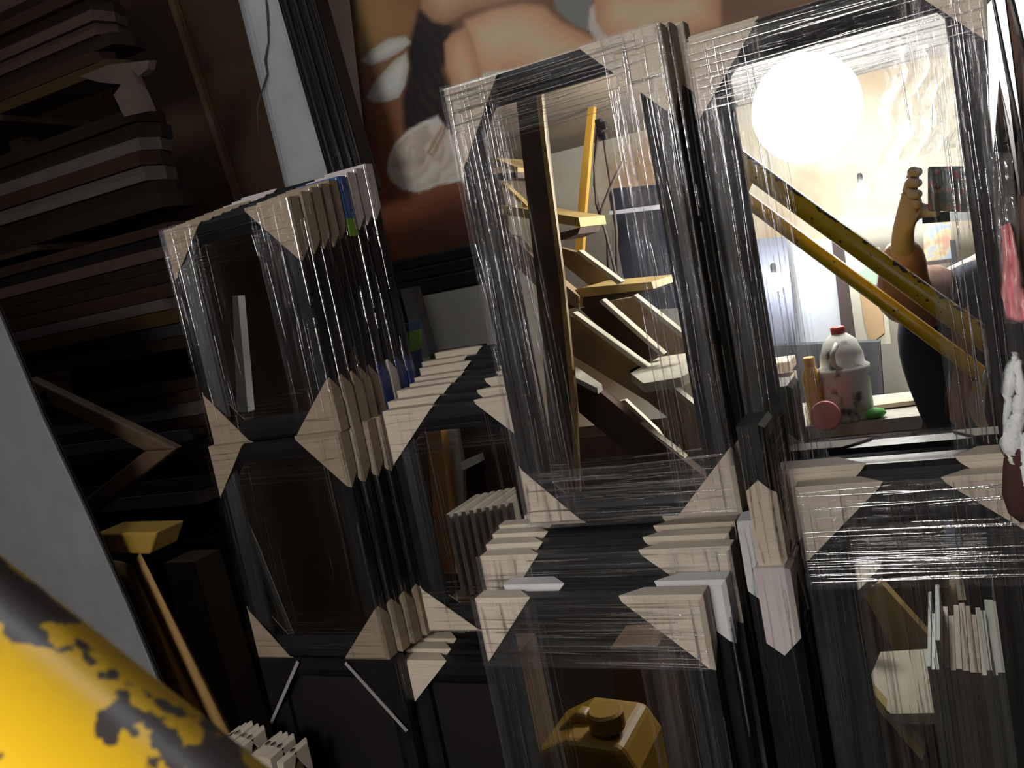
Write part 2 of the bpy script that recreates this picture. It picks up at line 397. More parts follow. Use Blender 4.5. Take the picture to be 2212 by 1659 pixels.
# printed blue carton tube behind the upper left stack
q = at(862, 702, 1.075); ct = thing('carton_tube', 'blue carton with a lime label standing behind the upper left stack', 'carton', (q.x, 1.09, ZC+BZ))
hh = q.z-ZC-BZ; dx_ = (at(867,830,1.075).x-q.x)/(at(867,830,1.075).z-q.z)
def tubepart(nm, za, zb, m, g):
    MB().prism([(dx_*(zz-hh)+sg*(.017+g), -.016-g, zz) for zz, sg in ((za,-1),(za,1),(zb,1),(zb,-1))], (0,.032+2*g,0)).build(nm, m, ct)
tubepart('body', .002, hh, BLUE, 0); tubepart('label', hh-.040, hh-.012, LIME, .0008)
# low bench under the stacks
bn = thing('bench', 'low dark wooden bench under all the mirror stacks', 'bench', (-.45,1.0,0))
for k in range(4):
    y0 = -.33 + k*.165
    bevel(MB().box((-.85,y0,.525),(.62,y0+.158,ZC+BZ-.002)).build('plank', DARKWOOD, bn))
for x in (-.8,.5):
    for y in (-.28,.28):
        bevel(MB().box((x,y-.03,0),(x+.06,y+.03,.5)).build('leg', DARKWOOD, bn))
    bevel(MB().box((x,-.31,.47),(x+.06,.31,.525)).build('bearer', DARKWOOD, bn))

# ------------------------------------------------------------------ lamps (all hang or stand in the space behind the camera)
def bulb(label, p, r, strength, col, cord_top):
    t = thing('bulb_lamp', label, 'lamp', p)
    globe = r > .08
    prof = [(r*math.sin(a_), -r*math.cos(a_)) for a_ in np.linspace(.04, math.pi-.16, 24)] if globe else \
        [(r*.3,r*1.35),(r*.5,r*1.1),(r*.85,r*.6),(r,0),(r*.9,-r*.5),(r*.55,-r*.85),(r*.1,-r)]
    MB().lathe(prof, 48 if globe else 24).build('glass_globe' if globe else 'glass_bulb', emis('lamp_glow', col, strength), t, smooth=True)
    k = .02 if globe else r*.4; z = r*.985 if globe else r*1.3
    MB().lathe([(k*.9,z),(k,z+.006),(k,z+.026),(k*.5,z+.032)], 16).build('socket', mat('lamp_socket', (.1,.1,.1)), t, smooth=True)
    if cord_top > p[2] + z + .034:
        MB().tube([(0,0,z+.030),(0,0,cord_top-p[2]-.001)], .003, 8).build('cord', mat('lamp_cord', (.05,.05,.05)), t)
    return t
LOFT = .45
pl = rf(1742, 235, 2.4)
bulb('big bright globe lamp under the white loft boards, seen in the right mirror', pl, .13, MAIN_LAMP, (1,.96,.90), LOFT+ZC)
pb = rf(1862, 415, 3.15)
bulb('second bulb low on the far wall, seen above the raised hand', pb, .022, SIDE_LAMP, (.95,.97,1), pb.z+.06)
pc = rf(1676, 612, 2.9)
bulb('small bulb added as a lamp reflection before the grey board, seen in the right mirror', pc, .024, GLINT_BULB, (.9,.93,1), pc.z+.06)  # bulb added in place of a lamp's reflection in the shiny board

tl_ = thing('fill_tube_lamp', 'unseen fill tube added on the ceiling above the mirror stacks', 'lamp', (-.85,.75,2.70))  # unseen fill tube added to brighten the painting, column and stack tops
MB().tube([(-.45,0,-.05),(.45,0,-.05)], .014, 16).build('tube', emis('tube_glow', (.86,.93,1), FILL_TUBE), tl_, smooth=True)
MB().box((-.5,-.03,-.03),(.5,.03,.045)).build('housing', mat('tube_housing',(.6,.6,.6)), tl_)
# ------------------------------------------------------------------ back of the shop, seen directly
# painting
Yp = 1.60
x0, x1, z0, z1 = -1.10, .22, .062, .80
NX, NZ = 300, 168
gx = np.linspace(x0, x1, NX); gz = np.linspace(z0, z1, NZ)
GX, GZ = np.meshgrid(gx, gz)
def pip(poly):
    P = [at(u, v, Yp) for u, v in poly]; P = np.array([(p.x, p.z-ZC) for p in P])
    inside = np.zeros(GX.shape, bool); dist = np.full(GX.shape, 9.)
    for i in range(len(P)):
        a = P[i]; b = P[(i+1) % len(P)]
        c = ((a[1] > GZ) != (b[1] > GZ))
        with np.errstate(divide='ignore', invalid='ignore'):
            xi = (b[0]-a[0])*(GZ-a[1])/(b[1]-a[1]) + a[0]
        inside ^= c & (GX < xi)
        t = np.clip(((GX-a[0])*(b[0]-a[0])+(GZ-a[1])*(b[1]-a[1]))/((b-a)@(b-a)), 0, 1)
        dist = np.minimum(dist, np.hypot(GX-a[0]-t*(b[0]-a[0]), GZ-a[1]-t*(b[1]-a[1])))
    return np.where(inside, dist, -dist)
def blob(u, v, rx, rz=None):
    p = at(u, v, Yp); return np.exp(-((GX-p.x)/rx)**2 - ((GZ-p.z+ZC)/(rz or rx))**2)
rs = np.random.RandomState(3)
def smooth_noise(k):
    a = rs.rand(k, int(k*1.8)); yi = np.linspace(0, k-1.01, NZ); xi = np.linspace(0, a.shape[1]-1.01, NX)
    y = yi.astype(int)[:,None]; x = xi.astype(int)[None,:]; fy = (yi-yi.astype(int))[:,None]; fx = (xi-xi.astype(int))[None,:]
    return a[y,x]*(1-fy)*(1-fx)+a[y+1,x]*fy*(1-fx)+a[y,x+1]*(1-fy)*fx+a[y+1,x+1]*fy*fx
n1, n2, n3 = smooth_noise(7), smooth_noise(16), smooth_noise(40)
IMG = np.zeros(GX.shape+(3,)) + np.array([.17,.085,.05]); IMG *= (.6+.5*n1+.3*n2)[...,None]
def over(mask, col):
    global IMG
    mask = np.clip(mask, 0, 1)[...,None]; IMG = IMG*(1-mask) + np.array(col)*mask if not isinstance(col, np.ndarray) else IMG*(1-mask)+col*mask
over(.65*blob(800,10,.09,.12)*(.5+n2), (.42,.22,.06)); over(.6*blob(730,120,.10,.14), (.26,.16,.11))
over(.5*blob(760,60,.05,.05), (.30,.24,.08)); over(.85*blob(880,470,.22,.10)*(.4+n1), (.24,.07,.028))
over(.8*blob(840,330,.04,.12), (.26,.08,.03)); over(.6*blob(1000,480,.15,.06)*n2*2, (.08,.03,.02))
over(np.clip(pip([(1180,-40),(1280,-40),(1285,40),(1268,70),(1235,55),(1200,25)])/.006, 0, 1), (.19,.20,.18))
hair = pip([(915,-20),(960,40),(990,70),(985,110),(955,150),(968,180),(985,220),(990,330),(935,300),(872,280),(868,215),(884,150),(880,110),(892,60)])
over(np.clip(hair/.012+.4, 0, 1), (.012,.009,.010))
wav = .5+.5*np.sin((GX*1.0+.35*GZ)*260+6*n2+3*n3)
over(np.clip(hair/.012, 0, 1)*.55*wav*n2, (.06,.035,.03))
SK = np.zeros(GX.shape+(3,)) + np.array([.72,.45,.28])
SK *= (1.0+.16*(n2-.5))[...,None]
def skin(poly, soft=.006, shade=1.0):
    d = pip(poly); e = np.clip(d/.055, 0, 1)**.8; e3 = e[...,None]
    warm = np.array([.50,.22,.10])*(.75+.3*e3)
    over(np.clip(d/soft+.3, 0, 1), (SK*shade*(.70+.38*e3))*(.35+.65*e3) + warm*shade*(.65-.65*e3))
skin([(905,-60),(1000,-60),(1300,-70),(1240,-10),(1190,-5),(1120,-2),(1010,30),(962,55),(934,48),(905,20)], .01, .72)
skin([(1000,40),(1060,18),(1130,5),(1175,10),(1215,45),(1290,82),(1300,130),(1150,190),(1040,200),(1010,120)], .010, 1.0)
over(.32*blob(1095,112,.05,.03), (.40,.17,.09)); over(.4*blob(1080,55,.06,.03), (.78,.54,.36)); over(.35*blob(1110,135,.06,.015), (.30,.13,.08))
skin([(958,92),(975,70),(1008,55),(1025,90),(1034,130),(1052,200),(985,215),(962,150)], .008, .95)
skin([(1285,-60),(1560,-60),(1560,60),(1400,120),(1300,95),(1275,60)], .008, .93)
over(np.clip(pip([(1272,15),(1285,5),(1290,45),(1315,85),(1290,95),(1268,62)])/.004, 0, 1)*.8, (.58,.52,.48))
over(np.clip(pip([(1040,155),(1090,150),(1150,150),(1160,200),(1040,220)])/.005, 0, 1), (.60,.56,.50))
for pg in ([(778,132),(800,108),(838,82),(876,77),(890,92),(866,112),(838,128),(812,138),(800,142)],
           [(790,212),(806,180),(832,150),(852,128),(878,112),(884,140),(876,185),(862,212),(830,222),(806,222)]):
    d = pip(pg); over(np.clip(d/.004+.3, 0, 1), (np.array([.62,.60,.54])*(.62+.45*np.clip(d/.025,0,1))[...,None]))
d = pip([(838,345),(852,310),(880,282),(915,262),(945,250),(958,268),(985,300),(1040,360),(1030,392),(985,392),(948,400),(905,416),(868,408),(846,392),(836,372)])
fold = .62+.45*n3+.25*n2 + .12*np.sin((GX*.7-GZ)*120+16*n2+6*n3)
over(np.clip(d/.004+.3+(n3-.5), 0, 1), np.array([.60,.50,.42])*np.clip(fold,.4,1.25)[...,None])
over(np.clip(1-np.abs(d-.004)/.006, 0, 1)*.8, (.68,.62,.56))
over(.8*np.clip(1-np.abs(pip([(925,330),(955,275),(962,280),(935,335)]))/.006,0,1), (.25,.14,.07))
pt = thing('painting', 'large dark painting with white pillows and drapery, hanging behind the centre mirror', 'painting', (x0, Yp, z0+ZC))
me = bpy.data.meshes.new('canvas')
vs = np.stack([GX-x0, np.zeros_like(GX), GZ-z0], -1).reshape(-1, 3)
ii = np.arange(NX*NZ).reshape(NZ, NX)
fs = np.stack([ii[:-1,:-1], ii[:-1,1:], ii[1:,1:], ii[1:,:-1]], -1).reshape(-1, 4)
me.from_pydata(vs.tolist(), [], fs.tolist())
ca = me.color_attributes.new('paint', 'FLOAT_COLOR', 'POINT')
IMG = np.clip(IMG*1.55, 0, .88)
ca.data.foreach_set('color', np.concatenate([IMG.reshape(-1,3), np.ones((NX*NZ,1))], 1).astype(np.float32).ravel())
pm = mat('oil_paint', (.5,.3,.2), rough=.5, bump=.3, scale=300)
an = pm.node_tree.nodes.new('ShaderNodeVertexColor'); an.layer_name = 'paint'
pm.node_tree.links.new(an.outputs[0], pm.node_tree.nodes['Principled BSDF'].inputs['Base Color'])
me.materials.append(pm); o = bpy.data.objects.new('canvas', me); COL.objects.link(o); o.parent = pt
MB().box((0,.004,0),(x1-x0,.02,z1-z0)).build('stretcher', BACK, pt)
PF = mat('grey_black_moulding', (.02,.02,.022), (.035,.035,.036), 12, .5, stretch=(1,8,8), bump=.2)
W, H = x1-x0, z1-z0
for a, b in (((-.05,-.03,-.07),(W+.05,.02,-.042)), ((-.05,-.024,-.042),(W+.05,.02,-.018)), ((-.05,-.012,-.018),(W+.05,.02,.006))):
    bevel(MB().box(a, b).build('bottom_moulding', PF, pt), .004)
bevel(MB().box((-.05,-.02,.006),(0,.02,H)).build('side_moulding', PF, pt), .004)
bevel(MB().box((W,-.02,.006),(W+.05,.02,H)).build('side_moulding', PF, pt), .004)
bevel(MB().box((-.05,-.02,H),(W+.05,.02,H+.06)).build('top_moulding', PF, pt), .004)

# patch of pale wall under the painting and its shaded return
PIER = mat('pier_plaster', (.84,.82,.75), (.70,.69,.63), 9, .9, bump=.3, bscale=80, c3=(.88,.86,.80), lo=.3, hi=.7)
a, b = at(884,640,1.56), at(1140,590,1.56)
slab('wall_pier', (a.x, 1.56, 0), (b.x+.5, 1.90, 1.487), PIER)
GREYSTRIP = mat('shaded_return_grey', (.20,.19,.21), (.24,.23,.25), 6, .8)
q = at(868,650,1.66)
tag(MB().prism([at(864,626,1.515), at(890,620,1.515), at(930,770,1.515), at(903,776,1.515)], (0,.03,0)).build('plank', GREYSTRIP), 'grey strip painted as the shaded return of the wall patch under the painting', 'plank')  # grey strip painted for the shade on the wall's side return
o = MB().prism([at(928,764,1.505), at(1026,750,1.505), at(1028,760,1.505), at(930,776,1.505)], (0,.05,0)).build('thin_strip', mat('brown_strip',(.07,.04,.03)))
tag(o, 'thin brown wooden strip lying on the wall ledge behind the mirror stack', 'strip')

# pale cracked column, dark wrapped moulding, brown panel
COLM = mat('pale_cement', (.42,.43,.45), (.50,.51,.53), 14, .7, bump=.25, bscale=120, c3=(.46,.47,.49))
A, B, C_, D_ = at(462,-40,1.42), at(664,-40,1.42), at(712,420,1.42), at(588,420,1.42)
cc = thing('column', 'pale grey cement column with a thin dark crack, upper left', 'column', ((C_.x+D_.x)/2, 1.46, 0))
def colring(l, r, z, n=9):
    w = r.x - l.x; pts = []
    for k in range(n):
        t = k/(n-1)*math.pi*.5; pts.append((l.x+.4*w-.4*w*math.cos(t), 1.46+.05-.09*math.sin(t), z))
    return pts + [(r.x, 1.42, z), (r.x, 1.56, z), (l.x, 1.56, z)]
zs = [0, C_.z, A.z, 2.75]
def lerp(a, b, t): return a + (b-a)*t
mb = MB(); rings = []
for z in zs:
    t = (z-C_.z)/(A.z-C_.z); rings += [colring(lerp(D_,A,t), lerp(C_,B,t), z)]
n = len(rings[0]); org = Vector(cc.location)
mb.add([Vector(p)-org for r_ in rings for p in r_], [(i*n+k, i*n+(k+1)%n, (i+1)*n+(k+1)%n, (i+1)*n+k) for i in range(3) for k in range(n)])
mb.build('shaft', COLM, cc)
mb = MB(); pts = [at(u,v,1.416) for u,v in ((575,0),(578,30),(580,90),(573,130),(578,160),(570,185),(560,215),(556,235),(558,290))]
mb.tube([p-org for p in pts], [.0016,.002,.0014,.0024,.0016,.0022,.0014,.0016,.0006], 5); mb.build('crack', mat('crack_dark',(.07,.065,.06)), cc)
A, B, C_, D_ = at(580,-60,1.36), at(664,-60,1.36), at(790,380,1.36), at(706,380,1.36)
bd = thing('wrapped_moulding_bundle', 'tall black moulding lengths bundled in glossy film, beside the pale column', 'mouldings', D_)
for k in range(4):
    t0, t1 = k/4+.015, (k+1)/4-.015
    bt = [lerp(D_,C_,t0), lerp(D_,C_,t1)]; tp = [lerp(A,B,t0), lerp(A,B,t1)]
    dr = (tp[0]-bt[0])/(tp[0].z-bt[0].z); dz = bt[0].z-(ZC+.19)
    lo_ = [p - dr*dz for p in bt]
    hi_ = [p + dr*.5 for p in tp]
    bevel(MB().prism([p-D_ for p in (lo_[0],lo_[1],hi_[1],hi_[0])], (0,.05-.006*(k%2),0)).build('moulding_length', BLACK, bd), .004)
mb = MB(); ncol = 26
for k in range(ncol):
    t0, t1 = k/ncol, (k+1)/ncol
    y0, y1 = [-.006+.0012*math.sin(kk*2.1)-.0008*(kk%3) for kk in (k, k+1)]
    a_, b_, c_, d_ = lerp(D_,C_,t0)-D_, lerp(D_,C_,t1)-D_, lerp(A,B,t1)-D_, lerp(A,B,t0)-D_
    mb.add([(a_.x,y0,a_.z),(b_.x,y1,b_.z),(c_.x,y1,c_.z),(d_.x,y0,d_.z)],[(0,1,2,3)])
for k in range(46):
    t = random.uniform(.02,.98); a_ = lerp(D_,C_,t)-D_; d_ = lerp(A,B,t)-D_; w_ = random.uniform(.0004,.0009)
    q0, q1 = random.uniform(0,.5), random.uniform(.5,1); p0, p1 = lerp(a_,d_,q0), lerp(a_,d_,q1)
    vs_ = []
    for p_ in (p0, lerp(p0,p1,.5), p1):
        for db, h_ in ((-w_,0),(-w_*.45,w_*.42),(w_*.45,w_*.42),(w_,0)): vs_.append((p_.x+db, -.0076-h_, p_.z))
    mb.add(vs_, [(4*i+j,4*i+j+1,4*i+j+5,4*i+j+4) for i in range(2) for j in range(3)], 1)
wb = mb.build('plastic_wrap', [FILM_DV, RIDGE_D], bd, fix=False)
for pf in wb.data.polygons:
    if pf.material_index == 1: pf.use_smooth = True
PANEL = mat('brown_board', (.06,.032,.02), (.072,.04,.025), 3, .85, bump=.15, bscale=150, spec=.15)
o = MB().box((-2.5,1.62,.6),(-.98,1.64,2.6)).build('brown_board', PANEL); tag(o, 'tall brown board leaning behind the moulding racks, upper left', 'board')
o = MB().prism([at(352,-30,1.6), at(364,-30,1.6), at(519,440,1.6), at(508,440,1.6)], (0,.016,0)).build('edge_batten', mat('batten_wood',(.15,.085,.04))); o.parent = None
tag(o, 'slim wooden batten running down the brown board', 'batten')

# rack of horizontal moulding lengths on the left
rk = thing('moulding_rack', 'dark wooden rack holding stacked moulding lengths on the left', 'rack', (-1.9,1.34,0))
for x in (-2.45,-1.62):
    for y in (1.30, 1.52):
        bevel(MB().box((x+1.9-.02,y-1.34-.02,0),(x+1.9+.02,y-1.34+.02,2.2)).build('upright', DARKWOOD, rk))
shelves = [.30,.60,.90,1.20,1.48,1.72,1.96]
for z in shelves:
    bevel(MB().box((-2.48+1.9,-.17,z-.012),(-1.50+1.9,.20,z)).build('shelf', DARKWOOD, rk))
SM = [mat('moulding_'+n, c, c2, 20, .6, stretch=(1,10,10), spec=.2) for n, c, c2 in (
    ('brown', (.018,.010,.006), (.022,.012,.008)), ('black', (.009,.007,.007), (.012,.009,.008)), ('walnut', (.03,.015,.009), (.036,.02,.012)),
    ('pale', (.08,.066,.06), (.10,.086,.08)), ('gold', (.042,.026,.008), (.05,.032,.01)), ('grey', (.03,.028,.026), (.038,.035,.032)), ('rose', (.06,.037,.03), (.07,.045,.036)))]
SN = ['brown','black','walnut','pale','gold','grey','rose']
def strip_len(xe, y, z, L, hgt, dep, mi, label, group):
    o = MB().prism([(xe-L,y,z),(xe,y,z),(xe+.012,y+dep*.5,z),(xe,y+dep,z),(xe-L,y+dep,z)], (0,0,hgt)).build('moulding_length', [SM[mi]])
    origin(o, (xe, y, z)); return tag(o, label, 'moulding', group)
LEV = ['lowest','second','third','fourth','fifth','sixth','top']
cnt = 0
wts = {0:[0,0,1,1,2,6,3], 1:[0,1,1,2,5,6,3], 2:[0,1,1,3,6,5,0], 3:[1,0,6,3,3,2,5], 4:[1,0,2,3,4,5,6], 5:[1,1,0,2,3,0,5], 6:[1,0,1,2,4,0,6]}
for li, z in enumerate(shelves):
    top = (shelves[li+1]-.02 if li < 6 else z+.22); zz = z + .001; i = 0; tally = [0]*7
    while True:
        hgt = random.choice((.017,.019,.021,.024))
        if zz + hgt > top - (.03 if li in (3,5) else 0): break
        v_px = None
        zr = zz - ZC; xe = (-1.155 + .15*(zr-.18) if zr < .18 else -1.155 - .14*(zr-.18)) - abs(random.gauss(0,.022)) - .012*(i % 2)
        # the stack bulges to the right near the tiers of mirrors
        mi = random.choice(wts[li])
        strip_len(xe, 1.165 + random.uniform(0,.02), zz, random.uniform(.8,1.05), hgt, .075, mi,
                  '%s %s moulding length from the bottom of the %s rack shelf' % (ORD[tally[mi]] if tally[mi] else 'first', SN[mi], LEV[li]), 'moulding lengths on the %s rack shelf, %s' % (LEV[li], SN[mi]))
        zz += hgt + .0015; tally[mi] += 1; i += 1; cnt += 1
# torn paper wrapping hanging at the top shelf
o = MB(); pts = [(170,165),(235,140),(322,130),(318,150),(300,165),(282,150),(298,185),(322,240),(268,252),(245,205),(262,182),(215,178)]
o = MB().prism([at(u,v,1.13) for u,v in pts], (.004,.012,0)).build('paper_wrapping', mat('brown_paper', (.075,.05,.04), (.10,.07,.055), 12, .75, bump=.5, bscale=40))
tag(o, 'torn brown paper wrapping hanging off the top rack shelf', 'paper')

# things in the lower left
GB = mat('grey_fibreboard', (.20,.205,.215), (.225,.23,.24), 30, .85, bump=.25, bscale=400)
gb = thing('grey_board', 'pale grey fibreboard sheet leaning at the left edge', 'board', at(182,1100,.74))
GP = [at(u,v,.74)-Vector(gb.location) for u,v in ((-420,640),(-20,640),(2,690),(90,900),(182,1100),(275,1310),(375,1555),(430,1720),(-300,1720))]
bevel(MB().prism(GP, (-.004,.008,0)).build('face_sheet', GB, gb), .002)
MB().prism([p + Vector((-.0045,.009,0)) for p in GP], (-.001,.003,0)).build('backing_sheet', DARKB, gb)
BFR = mat('dull_brown_moulding', (.085,.052,.028), (.11,.07,.04), 14, .6, stretch=(1,1,8))
c0 = at(378,970,.92); du = (at(50,812,.92)-c0); dv = (at(195,1115,.92)-c0)
o = thing('bare_frame', 'bare brown picture frame standing on its corner, left of the black mirrors', 'frame', c0)
wv = .034
u_, v_ = du.normalized(), dv.normalized()
for a_, b_, ln in ((u_, v_, .30), (v_, u_, .26)):
    k = wv
    bevel(MB().prism([Vector((0,0,0)), a_*ln, a_*ln+b_*k, (a_+b_)*k*1.0], (0,.018,0)).build('rail', BFR, o), .003)
for a_, b_, ln, ot in ((u_, v_, .26, .30), (v_, u_, .30, .26)):
    s0 = b_*ot
    bevel(MB().prism([s0, s0+a_*ln, s0+a_*ln-b_*wv, s0+a_*wv-b_*wv], (0,.018,0)).build('rail', BFR, o), .003)
AMB = mat('amber_wood', (.34,.21,.035), (.40,.26,.055), 10, .5)
o = MB().prism([at(205,1152,.80), at(338,1150,.80), at(322,1198,.80), at(235,1196,.80)], (0,.05,0)).build('wood_block', AMB)
tag(bevel(o,.003), 'amber coloured wood block behind the grey board', 'block')
CBD = mat('golden_cardboard', (.36,.21,.06), (.42,.25,.08), 8, .7, bump=.2, bscale=90)
cbx = thing('cardboard_sheet', 'folded golden brown cardboard sheet leaning behind the grey board', 'cardboard', at(300,1200,.82))
o0 = Vector(cbx.location)
def curved(rows, m, name, th=.004):
    mb = MB(); k = len(rows[0]); vs = [p-o0 for r_ in rows for p in r_]
    mb.add(vs, [(i*k+j, i*k+j+1, (i+1)*k+j+1, (i+1)*k+j) for i in range(len(rows)-1) for j in range(k-1)])
    o = mb.build(name, m, cbx, smooth=True); s = o.modifiers.new('s','SOLIDIFY'); s.thickness = th; return o
rows = []
for t in np.linspace(0, 1, 12):
    l = (lerp(228,400,t), lerp(1212,1680,t)); m_ = (lerp(285,470,t), lerp(1226,1680,t)); r_ = (lerp(312,520,t), lerp(1272,1680,t))
    rows.append([at(*l, .90), at(lerp(l[0],m_[0],.5), lerp(l[1],m_[1],.5)-4, .84), at(*m_, .815), at(*r_, .835)])
curved(rows, CBD, 'left_fold')
rows = []
for t in np.linspace(0, 1, 12):
    rows.append([at(lerp(284,505,t), lerp(1232,1680,t), .835), at(lerp(302,535,t), lerp(1192,1680,t), .80), at(lerp(310,552,t), lerp(1204,1680,t), .83)])
curved(rows, CBD, 'right_fold')
DBX = mat('dark_carton', (.055,.036,.022), (.075,.05,.03), 6, .8)
o = MB().prism([at(356,1216,1.05), at(420,1214,1.05), at(560,1700,1.05), at(470,1700,1.05)], (0,.06,0)).build('dark_carton', DBX)
tag(o, 'dark brown carton panel standing behind the golden cardboard', 'carton')
# small frames whose cream corners poke up at the bottom edge
for i, (u, v) in enumerate([(462,1618),(474,1612),(486,1608),(500,1614),(512,1618),(538,1642),(552,1632),(564,1634),(578,1638),(606,1648)]):
    q = at(u, v, .745)
    r = frame('small frame with cream corners, %s from the left of the row at the bottom edge' % (ORD[i] if i else 'first'), 'row of small frames at the bottom edge',
              q.x, BZ, .05, q.z-ZC-BZ, q.y, t=.0042, rail=.02, p=(.03,.05), pm=CREAM, filmkind=None, yaw=math.pi/2, front=False, name='small_frame', cat='frame')
# yellow handrail in the foreground
YEL = mat('chipped_yellow_paint', (.72,.44,.012), (.80,.52,.02), 10, .32, bump=.1, bscale=60)
nt = YEL.node_tree; N = nt.nodes; L = nt.links; bsdf = N['Principled BSDF']
src = bsdf.inputs['Base Color'].links[0].from_socket
tc = N.new('ShaderNodeTexCoord'); nz = N.new('ShaderNodeTexNoise'); nz.inputs['Scale'].default_value = 95; nz.inputs['Detail'].default_value = 4
L.new(tc.outputs['Object'], nz.inputs['Vector'])
sp = N.new('ShaderNodeSeparateXYZ'); L.new(tc.outputs['Object'], sp.inputs[0])
mr = N.new('ShaderNodeMapRange'); mr.inputs[1].default_value = .0125; mr.inputs[2].default_value = .0165; mr.inputs[3].default_value = 0; mr.inputs[4].default_value = .24
L.new(sp.outputs[2], mr.inputs[0])     # local z: towards the rail's worn upper side
ad = N.new('ShaderNodeMath'); ad.operation = 'ADD'; L.new(nz.outputs['Fac'], ad.inputs[0]); L.new(mr.outputs[0], ad.inputs[1])
cr = N.new('ShaderNodeValToRGB'); cr.color_ramp.elements[0].position = .665; cr.color_ramp.elements[1].position = .68; L.new(ad.outputs[0], cr.inputs[0])
mx = N.new('ShaderNodeMixRGB'); L.new(cr.outputs[0], mx.inputs[0]); L.new(src, mx.inputs[1]); mx.inputs[2].default_value = (.055,.045,.045,1)
L.new(mx.outputs[0], bsdf.inputs['Base Color'])
HD = Vector((.682,.150,-.716)).normalized(); HP = Vector((-.101,.089,ZC-.077)) + dn*.0085
hr = thing('handrail', 'yellow steel handrail with chipped paint crossing the bottom left corner', 'handrail', HP)
upv = (Vector((-.3,0,1)) - HD*Vector((-.3,0,1)).dot(HD)).normalized()
mm = Matrix((HD, upv.cross(HD), upv)).transposed().to_4x4(); mm.translation = HP
hr.matrix_world = mm
MB().tube([(-.40,0,0),(1.35,0,0)], .0165, 48).build('upper_rail', YEL, hr, smooth=True, fix=False)
MB().tube([(-.40,-.02,-.055),(1.35,-.02,-.055)], .012, 32).build('lower_rail', YEL, hr, smooth=True, fix=False)
for x in (-.24, .34, .9):
    MB().tube([(x,-.004,-.012),(x,-.02,-.05)], .007, 12).build('spacer', YEL, hr, smooth=True)

# right edge: plastic covered pieces
GLW = mat('glossy_white_plastic', (.75,.75,.76), None, rough=.2, spec=.9)
GLZ = mat('glossy_black_edge', (.02,.02,.025), None, rough=.12)
for lb, poly, Y, m, dep, nm, ct in (
    ('glossy black frame edge leaning at the top right corner', [(2142,-20),(2172,-20),(2216,330),(2216,420),(2205,300)], .705, GLZ, .02, 'frame_edge', 'frame'),
    ('grey black frame edge at the far upper right', [(2180,-20),(2230,-20),(2230,200),(2212,110)], .70, GLZ, .02, 'frame_edge', 'frame'),
    ('white strip painted as lamp glare on plastic beside the right mirror', [(2133,10),(2142,0),(2178,200),(2204,420),(2190,300),(2158,170),(2146,330),(2138,240)], .715, GLW, .01, 'glare_strip', 'foam'),  # white colour and tilt imitate lamp glare on the plastic
    ('brown wood strip at the right edge', [(2204,100),(2230,60),(2230,820),(2200,620)], .73, mat('edge_wood',(.12,.075,.055)), .02, 'wood_strip', 'wood')):
    o = MB().prism([p + Vector((0, -.135*(p.x-.045), 0)) for p in [at(u,v,Y) for u,v in poly]], (0,dep,0)).build(nm, m); tag(bevel(o,.0015), lb, ct)
def sheet(name, label, cat, rows, m, th=.001, jit=.002):
    mb = MB(); k = len(rows[0])
    mb.add([p + Vector((0, random.uniform(-jit, jit), 0)) for r_ in rows for p in r_], [(i*k+j, i*k+j+1, (i+1)*k+j+1, (i+1)*k+j) for i in range(len(rows)-1) for j in range(k-1)])
    o = mb.build(name, m, smooth=True); s = o.modifiers.new('s','SOLIDIFY'); s.thickness = th; return tag(o, label, cat)
PINK = mat('pink_plastic', (.62,.22,.25), (.75,.33,.36), 20, .28)
def band(l, r, Y, n, wave=.006, k=6):
    rows = []
    for i in range(n+1):
        t = i/n; f = lambda P: (np.interp(t, np.linspace(0,1,len(P)), [p[0] for p in P]), np.interp(t, np.linspace(0,1,len(P)), [p[1] for p in P]))
        a_, b_ = f(l), f(r)
        rows.append([at(lerp(a_[0],b_[0],j/k), lerp(a_[1],b_[1],j/k), Y + wave*math.sin(j*1.9+i*.35)) for j in range(k+1)])
    return rows
sheet('pink_plastic_sheet', 'pink plastic sheet hanging down the right edge', 'plastic sheet',
      band([(2162,488),(2166,560),(2164,640),(2174,690)], [(2184,480),(2200,560),(2212,640),(2226,700)], .69, 16), PINK)
sheet('bubble_sheet', 'white bubble foam sheet hanging at the right edge below the pink plastic', 'foam sheet',
      band([(2188,760),(2172,830),(2166,900),(2166,960),(2190,1010)], [(2196,770),(2214,850),(2226,920),(2226,1000),(2226,1080)], .685, 30, .004), mat('white_foam',(.78,.80,.82),(.84,.85,.86),60,.6,bump=.6,bscale=260), .003, .0012)
sheet('clear_plastic_sheet', 'crumpled clear plastic hanging beside the right mirror', 'plastic sheet',
      band([(2140,330),(2150,480),(2172,700)], [(2185,330),(2200,480),(2215,700)], .70, 14), FILM_X, .0006, .004)
o = MB().lathe([(.001,-.03),(.006,-.024),(.008,-.012),(.006,.004),(.003,.02)], 14).build('cloth_tip', mat('maroon_cloth',(.06,.022,.02),rough=.9), smooth=True)
o.location = at(2194,1025,.685); o.scale = (1.25,1,1.15); tag(o, 'dark maroon knotted cloth end hanging at the right edge', 'cloth')

